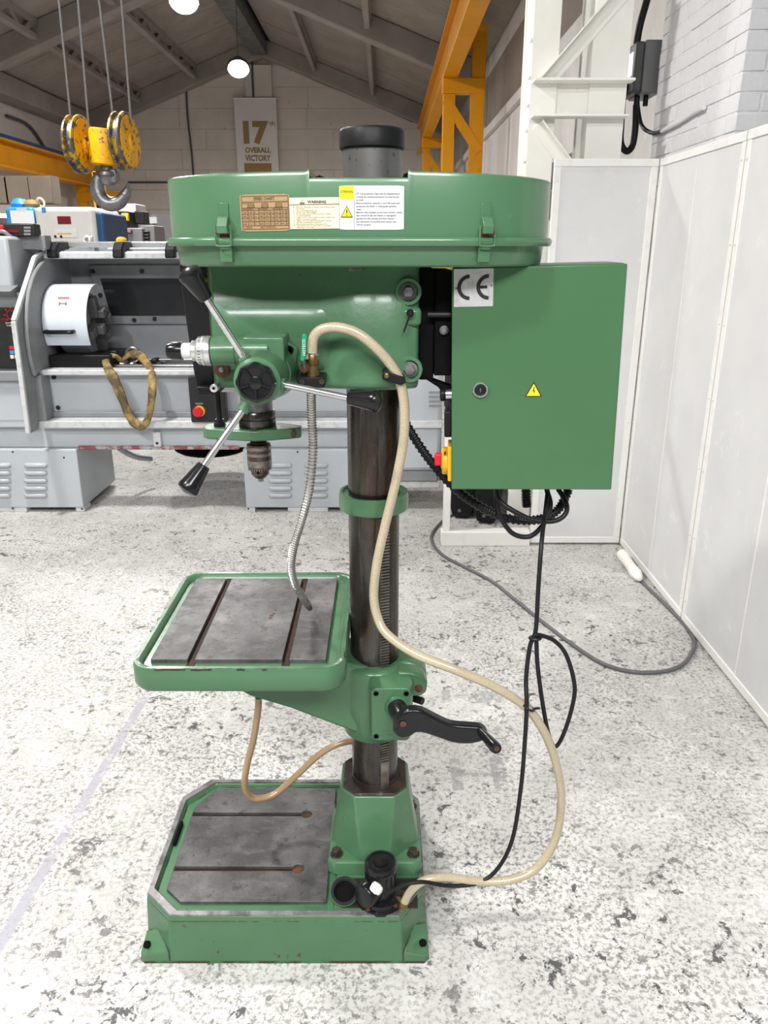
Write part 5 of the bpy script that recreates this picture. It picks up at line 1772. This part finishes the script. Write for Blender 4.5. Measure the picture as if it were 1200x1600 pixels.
tri = lambda cx_, cz_, s_: [(cx_ - s_, cz_ - s_ * .8), (cx_ + s_, cz_ - s_ * .8), (cx_, cz_ + s_)]
tc_, tz_ = A.x + .26 * W, A.z + .875 * H
o_, i_ = tri(tc_, tz_, .0042), tri(tc_, tz_, .0034)
fs_ = [(0, 1, 4, 3), (1, 2, 5, 4), (2, 0, 3, 5)]
b = B().add([(x, gfront(x) - .0017, z) for x, z in o_ + i_], fs_)
b.obj('label_triangle', mt['ink'], wl_, smooth=False)
# attention label
A, D = gx(531, 359), gx(631.5, 290)
at_ = part(gpatch(A.x, D.x, A.z, D.z, .0009, 'attention_label', 'label_w', lid, rad=.001), 'white ATTENTION label with yellow corner')
W, H = D.x - A.x, D.z - A.z
ya = gpatch(A.x + .001, A.x + .225 * W, A.z + .70 * H, D.z - .001, .0014, 'yellow_field', 'yellow_l', at_, n=3)
gline([gtext('ATTENTION', A.x + .02 * W, A.z + .835 * H, H * .055, W * .19, None, None, eps=.0022)], 'ink', at_)
tc_, tz_ = A.x + .113 * W, A.z + .40 * H
o_, i_ = tri(tc_, tz_, .0105), tri(tc_, tz_ - .0002, .0085)
b = B().add([(x, gfront(x) - .0015, z) for x, z in o_], [(0, 1, 2)])
wt = b.obj('warning_triangle', mt['ink'], at_, smooth=False)
b = B().add([(x, gfront(x) - .0019, z) for x, z in i_], [(0, 1, 2)])
b.obj('triangle_field', mt['yellow_l'], wt, smooth=False)
gline([gpoly([(tc_ - .0011, tz_ + .004), (tc_ + .0011, tz_ + .004), (tc_ + .0006, tz_ - .0025), (tc_ - .0006, tz_ - .0025)], .0023),
       gpoly([(tc_ - .0009, tz_ - .004), (tc_ + .0009, tz_ - .004), (tc_ + .0009, tz_ - .0056), (tc_ - .0009, tz_ - .0056)], .0023)], 'ink', wt, 'exclamation_mark')
rows = ['1.JTT rust protection dope must be cleaned before', 'running the machine,lubrication oil must be put', 'as well.', '2.Rust protection material is hard film-anti-rust', 'grease,pls use diesel or impregnant gasoline', 'clean.',
        '3.Machine with complete up and down function, column', 'face should be dip into diesel or impregnant', 'gasoline for few minutes and then cleaned,', 'put lubrication oil on,otherwise column face', 'will be scraped.']
tx = []
wmax = max(len(r) for r in rows)
for i, r_ in enumerate(rows):
    ind = 0 if r_[0].isdigit() else .018
    tx.append(gtext(r_, A.x + (.245 + ind) * W, A.z + (.80 - .070 * i) * H, H * .036, W * .73 * len(r_) / wmax, None, None))
gline(tx, 'ink', at_)
b = B()
x = A.x + .228 * W
b.add([(x - .0003, gfront(x) - .0016, A.z), (x + .0003, gfront(x) - .0016, A.z), (x + .0003, gfront(x) - .0016, A.z + .7 * H), (x - .0003, gfront(x) - .0016, A.z + .7 * H)], [(0, 1, 2, 3)])
b.obj('label_rule', mt['ink_g'], at_, smooth=False)

# ---- motor and its bracket, mostly hidden by the cabinet
b = B().box(.07, .10, 1.56, 1.74, 1.35, 1.565).box(.10, .135, 1.55, 1.75, 1.36, 1.562)
b.prism([(.07, 1.36), (.14, 1.335), (.14, 1.30), (.11, 1.335)], 'y', 1.56, 1.60)
mb_ = b.obj('motor_bracket', mt['void'], dp, bevel=.003)
B().cyl((.085, 1.54, 1.48), (.13, 1.54, 1.48), .006, n=10).obj('bracket_rod', mt['satin'], mb_)
B().revolve((.118, 1.548, 1.45), (0, -1, 0), [(.009, 0), (.009, .005), (.005, .008)], 14).obj('bracket_bolt', mt['rim'], mb_)
mo = B().revolve((.22, 1.80, 1.24), (0, 0, 1), [(.07, 0), (.078, .01), (.078, .27), (.07, .29), (.02, .30), (.02, .335)], 32).obj('motor', mt['satin'], dp)
for x, y in ((.185, 1.62), (.25, 1.62)):
    B().cyl((x, y, 1.545), (x, y, 1.574), .012, n=12).obj('motor_stud', mt['rim'], mo)

# ---- electric cabinet
u_ = Vector((.3212, -.030, .0085)).normalized()
up_ = Vector((-.0145, 0, .44)).normalized()
up_ = (up_ - u_ * up_.dot(u_)).normalized()
dpv = up_.cross(u_)
TL = pt(706, 418, 1.515)
CM = Matrix(((u_.x, dpv.x, up_.x, TL.x), (u_.y, dpv.y, up_.y, TL.y), (u_.z, dpv.z, up_.z, TL.z), (0, 0, 0, 1)))
CW, CH, CD = .3225, .437, .19


def cb():
    q_ = B()
    q_.M = CM
    return q_


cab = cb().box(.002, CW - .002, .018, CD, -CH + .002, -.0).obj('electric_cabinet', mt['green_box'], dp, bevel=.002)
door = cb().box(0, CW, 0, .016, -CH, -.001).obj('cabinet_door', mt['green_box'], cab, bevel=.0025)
pp = cb().box(.004, .078, -.0015, 0, -.072, -.003).obj('ce_plate', mt['plate'], door)
part(pp, 'scuffed aluminium plate with CE mark')


def ce_arc(cx_, cz_, ro, ri, a0, a1, n=20):
    pts_o = [(cx_ + ro * math.cos(R(a0 + (a1 - a0) * k / n)), cz_ + ro * math.sin(R(a0 + (a1 - a0) * k / n))) for k in range(n + 1)]
    pts_i = [(cx_ + ri * math.cos(R(a0 + (a1 - a0) * k / n)), cz_ + ri * math.sin(R(a0 + (a1 - a0) * k / n))) for k in range(n + 1)]
    return [(x, -.0022, z) for x, z in pts_o + pts_i], [(k, k + 1, n + 1 + k + 1, n + 1 + k) for k in range(n)]


q_ = cb()
for cx_ in (.0335, .0695):
    vs, fs = ce_arc(cx_, -.0365, .0232, .0165, 90, 270)
    q_.add(vs, fs)
q_.add([(.0525, -.0022, -.0338), (.0665, -.0022, -.0338), (.0665, -.0022, -.0392), (.0525, -.0022, -.0392)], [(0, 1, 2, 3)])
q_.obj('ce_mark', mt['ink'], pp, smooth=False)
q_ = cb()
for x, z in ((.0085, -.038), (.0745, -.034)):
    q_.revolve((x, -.0015, z), (0, -1, 0), [(.002, 0), (.0015, .0012)], 10)
q_.obj('rivet', mt['rim'], pp)
lk = cb().revolve((.0565, 0, -.231), (0, -1, 0), [(.0155, 0), (.0155, .003), (.0145, .005), (.0125, .005), (.0115, .003)], 32).obj('lock', mt['chrome'], door)
cb().revolve((.0565, 0, -.231), (0, -1, 0), [(.0112, 0), (.0112, .0035), (.0095, .005), (.004, .0055)], 24).obj('lock_barrel', mt['satin'], lk)
cb().box(.0557, .0573, -.0065, -.004, -.235, -.227).obj('key_slot', mt['rim'], lk)
q_ = cb()
tcx, tcz, s_ = .160, -.232, .0165
q_.add([(tcx - s_, -.0006, tcz - .0135), (tcx + s_, -.0006, tcz - .0135), (tcx, -.0006, tcz + .0155)], [(0, 1, 2)])
hz_ = q_.obj('voltage_sign', mt['ink'], door, smooth=False)
part(hz_, 'yellow high voltage warning triangle')
s_ = .0132
cb().add([(tcx - s_, -.001, tcz - .0118), (tcx + s_, -.001, tcz - .0118), (tcx, -.001, tcz + .0118)], [(0, 1, 2)]).obj('sign_field', mt['label_c'] if False else mt['yellow_l'], hz_, smooth=False)
cb().add([(tcx + .0006, -.0014, tcz + .006), (tcx + .0022, -.0014, tcz + .006), (tcx + .0002, -.0014, tcz - .001), (tcx + .003, -.0014, tcz - .001), (tcx - .0004, -.0014, tcz - .0105), (tcx + .0006, -.0014, tcz - .003), (tcx - .0022, -.0014, tcz - .003)],
         [(0, 1, 2), (0, 2, 6), (2, 3, 5), (2, 5, 6), (3, 4, 5)]).obj('bolt_symbol', mt['ink'], hz_, smooth=False)
b_ = cb().revolve((0, .05, -.249), (-1, 0, 0), [(.0135, 0), (.0135, .012), (.011, .013)], 24).obj('push_button', mt['chrome'], cab)
cb().revolve((0, .05, -.249), (-1, 0, 0), [(.0125, .012), (.0135, .014), (.0135, .022), (.011, .024)], 24).obj('button_cap', mt['satin'], b_)
cb().box(-.015, .001, .02, .075, -.332, -.278).obj('rocker_switch', mt['satin'], cab, bevel=.003)
iso = cb().box(-.008, .001, .015, .08, -.4245, -.350).obj('main_switch', mt['yel_plast'], cab, bevel=.002)
cb().revolve((-.006, .048, -.388), (-1, 0, 0), [(.029, 0), (.029, .012), (.027, .0145)], 30).obj('switch_ring', mt['yel_plast'], iso)
cb().box(-.036, -.018, .040, .056, -.398, -.372).obj('switch_knob', mt['red'], iso, bevel=.003)
cb().box(-.0155, -.011, .018, .020, -.367, -.361).obj('padlock_hole', mt['dkred'], iso)
for x, m in ((.078, 'label_c'), (.139, 'satin'), (.225, 'satin')):
    cb().revolve((x, .10, -CH), (0, 0, -1), [(.013, 0), (.013, .01), (.010, .012)], 12).obj('cable_gland', mt[m], cab)


# ---- hoses and cables of the drill
def rib(r, amp, per):
    return lambda i, m: r + amp * (1 if i % per < per / 2 else -1)


def path(L_):
    return [pt(x, y, Y) for x, y, Y in L_]


hose = path([(489, 562, 1.478), (488, 542, 1.478), (492, 524, 1.476), (506, 514, 1.472), (530, 512, 1.468), (560, 522, 1.466), (590, 546, 1.466), (613, 573, 1.47), (626, 600, 1.475), (632, 640, 1.48), (630, 690, 1.48), (619, 750, 1.48), (602, 820, 1.485), (589, 880, 1.49),
             (584, 930, 1.495), (590, 965, 1.49), (606, 992, 1.47), (650, 1022, 1.44), (710, 1046, 1.42), (770, 1072, 1.42), (822, 1105, 1.43), (852, 1147, 1.44), (870, 1197, 1.45), (877, 1250, 1.46), (868, 1310, 1.46), (840, 1355, 1.45), (800, 1374, 1.44), (750, 1377, 1.435), (700, 1371, 1.43), (665, 1375, 1.42), (642, 1392, 1.415), (629, 1416, 1.412)])
ho = part(B().tube(hose, .0098, 14, 8).obj('coolant_hose', mt['hose'], dp, angle=70), 'clear braided coolant hose')
b = B().pipe(pt(630, 1412, 1.413), pt(635, 1402, 1.414) - pt(629, 1416, 1.412), .0125, .0095, -.008, .006, 20)
cl_ = b.obj('hose_clamp', mt['brass'], ho)
b = B().pipe(pt(489, 556, 1.478), (0, 0, 1), .0118, .0095, -.006, .006, 20)
b.box(-.152, -.142, 1.46, 1.472, pt(489, 556, 1.478).z - .004, pt(489, 556, 1.478).z + .005)
b.obj('hose_clamp', mt['chrome'], ho)
P = [pt(x, y, 1.468) for x, y in ((598, 581), (604, 579), (632, 589), (634, 597), (626, 601), (597, 592))]
cp_ = part(B().prism([(p.x, p.z) for p in P], 'y', 1.458, 1.512).obj('hose_clip', mt['satin'], dp, bevel=.002), 'black hose clip')
B().revolve(pt(604, 587, 1.458), (0, -1, 0), [(.0045, 0), (.0045, .002), (.002, .003)], 14).obj('clip_screw', mt['brass'], cp_)

vx, vz0, vz1 = pt(489, 590, 1.478).x, pt(489, 590, 1.478).z, pt(489, 545, 1.478).z
A, D = pt(467, 602, 1.49), pt(508, 586, 1.49)
vb = B().box(A.x, D.x, 1.463, 1.535, A.z, D.z).obj('valve_block', mt['satin'], dp, bevel=.002)
for px in (472, 503):
    B().revolve(pt(px, 596, 1.463), (0, -1, 0), [(.005, 0), (.005, .003), (.0025, .003), (.0025, .001)], 12).obj('block_screw', mt['oil'], vb)
va = B().revolve((vx, 1.478, vz0 - .004), (0, 0, 1), [(.0125, 0), (.0125, .012), (.0108, .014), (.0108, .028), (.0128, .030), (.0128, .046), (.0105, .050)], 8 * 3).obj('ball_valve', mt['brass'], vb)
B().revolve(pt(477, 575, 1.47), (-.6, -.8, 0), [(.009, -.006), (.009, .006), (.005, .009)], 12).obj('valve_stem', mt['rust'], va)
P = [pt(x, y, 1.455) for x, y in ((472, 523), (476, 521), (480, 524), (479, 545), (477, 560), (474, 566), (469, 562), (471, 545))]
lv = part(B().prism([(p.x, p.z) for p in P], 'y', 1.452, 1.458).obj('valve_lever', mt['lever'], va, bevel=.0015), 'green plastic valve lever')
B().cyl(pt(474, 563, 1.456), pt(477, 576, 1.462), .004, n=10).obj('lever_neck', mt['rim'], lv)
bt = B()
vs, fs = text_geo('HOTECO', 1.0, 'LEFT', .01)
a_, d_ = pt(477.5, 556, 1.4515), pt(477.5, 530, 1.4515)
wx = max(v[0] for v in vs)
bt.add([(a_.x - v[1] * .0075, 1.4512, a_.z + v[0] / wx * (d_.z - a_.z)) for v in vs], fs)
bt.obj('lettering', mt['label_w'], lv, smooth=False, recalc=False)
flex = path([(486, 606, 1.49), (487, 650, 1.50), (489, 700, 1.505), (484, 760, 1.51), (472, 810, 1.53), (460, 850, 1.55), (455, 885, 1.57), (460, 912, 1.59), (471, 930, 1.605), (480, 944, 1.618)])
fo = part(B().tube(flex, .009, 12, 46, rfun=rib(.0082, .0011, 4)).obj('coolant_spout', mt['gflex'], dp, angle=25), 'flexible ribbed steel coolant spout')
B().cyl(flex[-1], flex[-1] + (flex[-1] - flex[-2]).normalized() * .018, .0082, .0062, 14).obj('spout_tip', mt['rim'], fo)
drain = path([(404, 1090, 1.60), (403, 1110, 1.60), (396, 1155, 1.61), (386, 1195, 1.62), (382, 1225, 1.63), (388, 1242, 1.64), (402, 1248, 1.65), (430, 1240, 1.67), (465, 1210, 1.69), (500, 1178, 1.71), (530, 1162, 1.72), (560, 1157, 1.73), (590, 1160, 1.73)])
part(B().tube(drain, .0085, 12, 8).obj('drain_hose', mt['hose_d'], dp, angle=70), 'amber drain hose hanging from the table')

# coolant pump
px_, py_ = -.0077, 1.442
pm = B().revolve((px_, py_, .132), (0, 0, 1), [(.058, 0), (.058, .006), (.050, .010), (.048, .018), (.036, .022), (.0355, .085), (.038, .088), (.038, .104), (.035, .109), (.030, .110), (.029, .107), (.018, .107), (.017, .111), (.004, .112)], 36).obj('coolant_pump', mt['black'], dp)
part(pm, 'black coolant pump on the base')
b = B()
for k in range(16):
    a = 2 * math.pi * k / 16
    b.M = Matrix.Translation((px_, py_, 0)) @ Matrix.Rotation(a, 4, 'Z')
    b.box(.0345, .0375, -.0016, .0016, .16, .215)
b.obj('cooling_fin', mt['black'], pm)
B().revolve((px_ - .02, py_ - .025, .18), (-.62, -.75, .12), [(.028, 0), (.028, .03), (.026, .033), (.024, .034)], 30).obj('terminal_box', mt['black'], pm)
q = pt(594, 1394, 1.375)
B().revolve(q + Vector((-.014, .012, .004)), (.75, -.6, -.15), [(.011, -.004), (.012, .002), (.012, .012), (.010, .014), (.010, .018), (.007, .020)], 10).obj('cable_gland', mt['white'], pm)
for dx, dy in ((.035, -.035), (.05, .0), (-.03, -.045)):
    B().hexbolt((px_ + dx, py_ + dy, .140), (0, 0, 1), .006, .007).obj('pump_bolt', mt['rust'], pm)
B().revolve(pt(631, 1412, 1.413), (-.8, .55, .1), [(.008, 0), (.008, .04)], 14).obj('outlet_nozzle', mt['rust'], pm)
q = Vector((-.094, 1.436, .158))
fa = Vector((.0, -.5, .866))
bs = B().pipe(q, fa, .034, .026, -.05, .0, 36).obj('filler_boss', mt['green'], base, bevel=.002)
B().revolve(q, fa, [(.0265, -.03), (.0265, -.012)], 30).obj('filler_well', mt['void'], bs)
B().pipe(q, fa, .0325, .0255, -.001, .002, 36).obj('filler_rim', mt['satin'], bs)

# black leads
lead = path([(856, 766, 1.60), (852, 800, 1.57), (846, 850, 1.50), (841, 920, 1.47), (837, 985, 1.46), (828, 1010, 1.455), (822, 1060, 1.44), (823, 1103, 1.418), (820, 1160, 1.43), (814, 1230, 1.44), (801, 1310, 1.44), (777, 1358, 1.44), (745, 1380, 1.43), (700, 1384, 1.42), (660, 1378, 1.405), (630, 1383, 1.395), (602, 1397, 1.372)])
le = part(B().tube(lead, .0048, 10, 8).obj('pump_lead', mt['rubber'], dp, angle=70), 'black pump lead hanging from the cabinet')
B().tube(path([(836, 992, 1.452), (846, 993, 1.455), (866, 1001, 1.46), (884, 1022, 1.465), (896, 1060, 1.47), (897, 1090, 1.47), (884, 1138, 1.465), (869, 1166, 1.46), (858, 1150, 1.455), (848, 1100, 1.455), (840, 1040, 1.455), (838, 1000, 1.457)]), .0048, 10, 8).obj('lead_loop', mt['rubber'], le, angle=70)
b = B().torus(pt(836, 997, 1.456), (0, .2, 1), .011, .0035, 18, 8)
b.obj('tape_wrap', mt['rubber'], le)
q = pt(825, 1104, 1.426)
B().torus(q, (.5, .1, .85), .0145, .0024, 20, 6).cyl(q + Vector((.012, -.008, .0)), q + Vector((.022, -.012, .004)), .003, n=8).obj('cable_tie', mt['rubber'], le)
cond = path([(618, 630, 1.70), (640, 672, 1.68), (668, 714, 1.66), (700, 752, 1.63), (740, 785, 1.61), (790, 809, 1.60), (840, 812, 1.60), (872, 796, 1.61), (889, 764, 1.62)])
part(B().tube(cond, .0105, 12, 26, rfun=rib(.0098, .0011, 4)).obj('cable_conduit', mt['rubber'], dp, angle=25), 'black corrugated conduit under the cabinet')
part(B().tube(path([(822, 762, 1.62), (822, 778, 1.62), (823, 791, 1.62)]), .0105, 12, 14, rfun=rib(.0098, .0011, 4)).obj('cable_conduit', mt['rubber'], dp, angle=25), 'short stub of corrugated conduit')
for L_ in ([(776, 764, 1.58), (781, 782, 1.57), (800, 797, 1.56), (832, 812, 1.555), (866, 814, 1.555), (884, 802, 1.56), (884, 784, 1.58), (872, 764, 1.60)],
           [(775, 766, 1.59), (777, 790, 1.59), (784, 812, 1.585), (802, 834, 1.58), (828, 838, 1.58), (850, 818, 1.58), (860, 790, 1.59), (854, 764, 1.60)]):
    part(B().tube(path(L_), .0055, 10, 8).obj('power_lead', mt['rubber'], dp, angle=70), 'looped black lead under the cabinet')

# ---- grey extension cable with plug on the floor
def fpath(L_, r):
    return [ptz(x, y, r) for x, y in L_]


t = thing('extension_cable', 'grey rubber cable with white plug curving across the floor on the right', 'cable', tuple(ptz(1000, 1040, 0)))
B().tube(fpath([(722, 800), (700, 808), (682, 824), (674, 842), (690, 866), (730, 888), (768, 908), (806, 938), (843, 968), (890, 1004), (940, 1036), (985, 1049), (1030, 1050), (1064, 1040), (1082, 1018), (1084, 1000), (1070, 976), (1040, 945), (1010, 916), (993, 898)], .008), .0085, 10, 8).obj('cord', mt['greyrub'], t, angle=70)
a_, d_ = ptz(1000, 905, .026), ptz(972, 866, .03)
ln_ = (d_ - a_).length
B().revolve(a_, d_ - a_, [(.010, 0), (.014, .01), (.022, .02), (.024, .035), (.024, .06), (.030, .065), (.030, .1), (.027, .12), (.027, ln_ * .75), (.030, ln_ * .78), (.030, ln_)], 24).obj('plug', mt['white'], t)
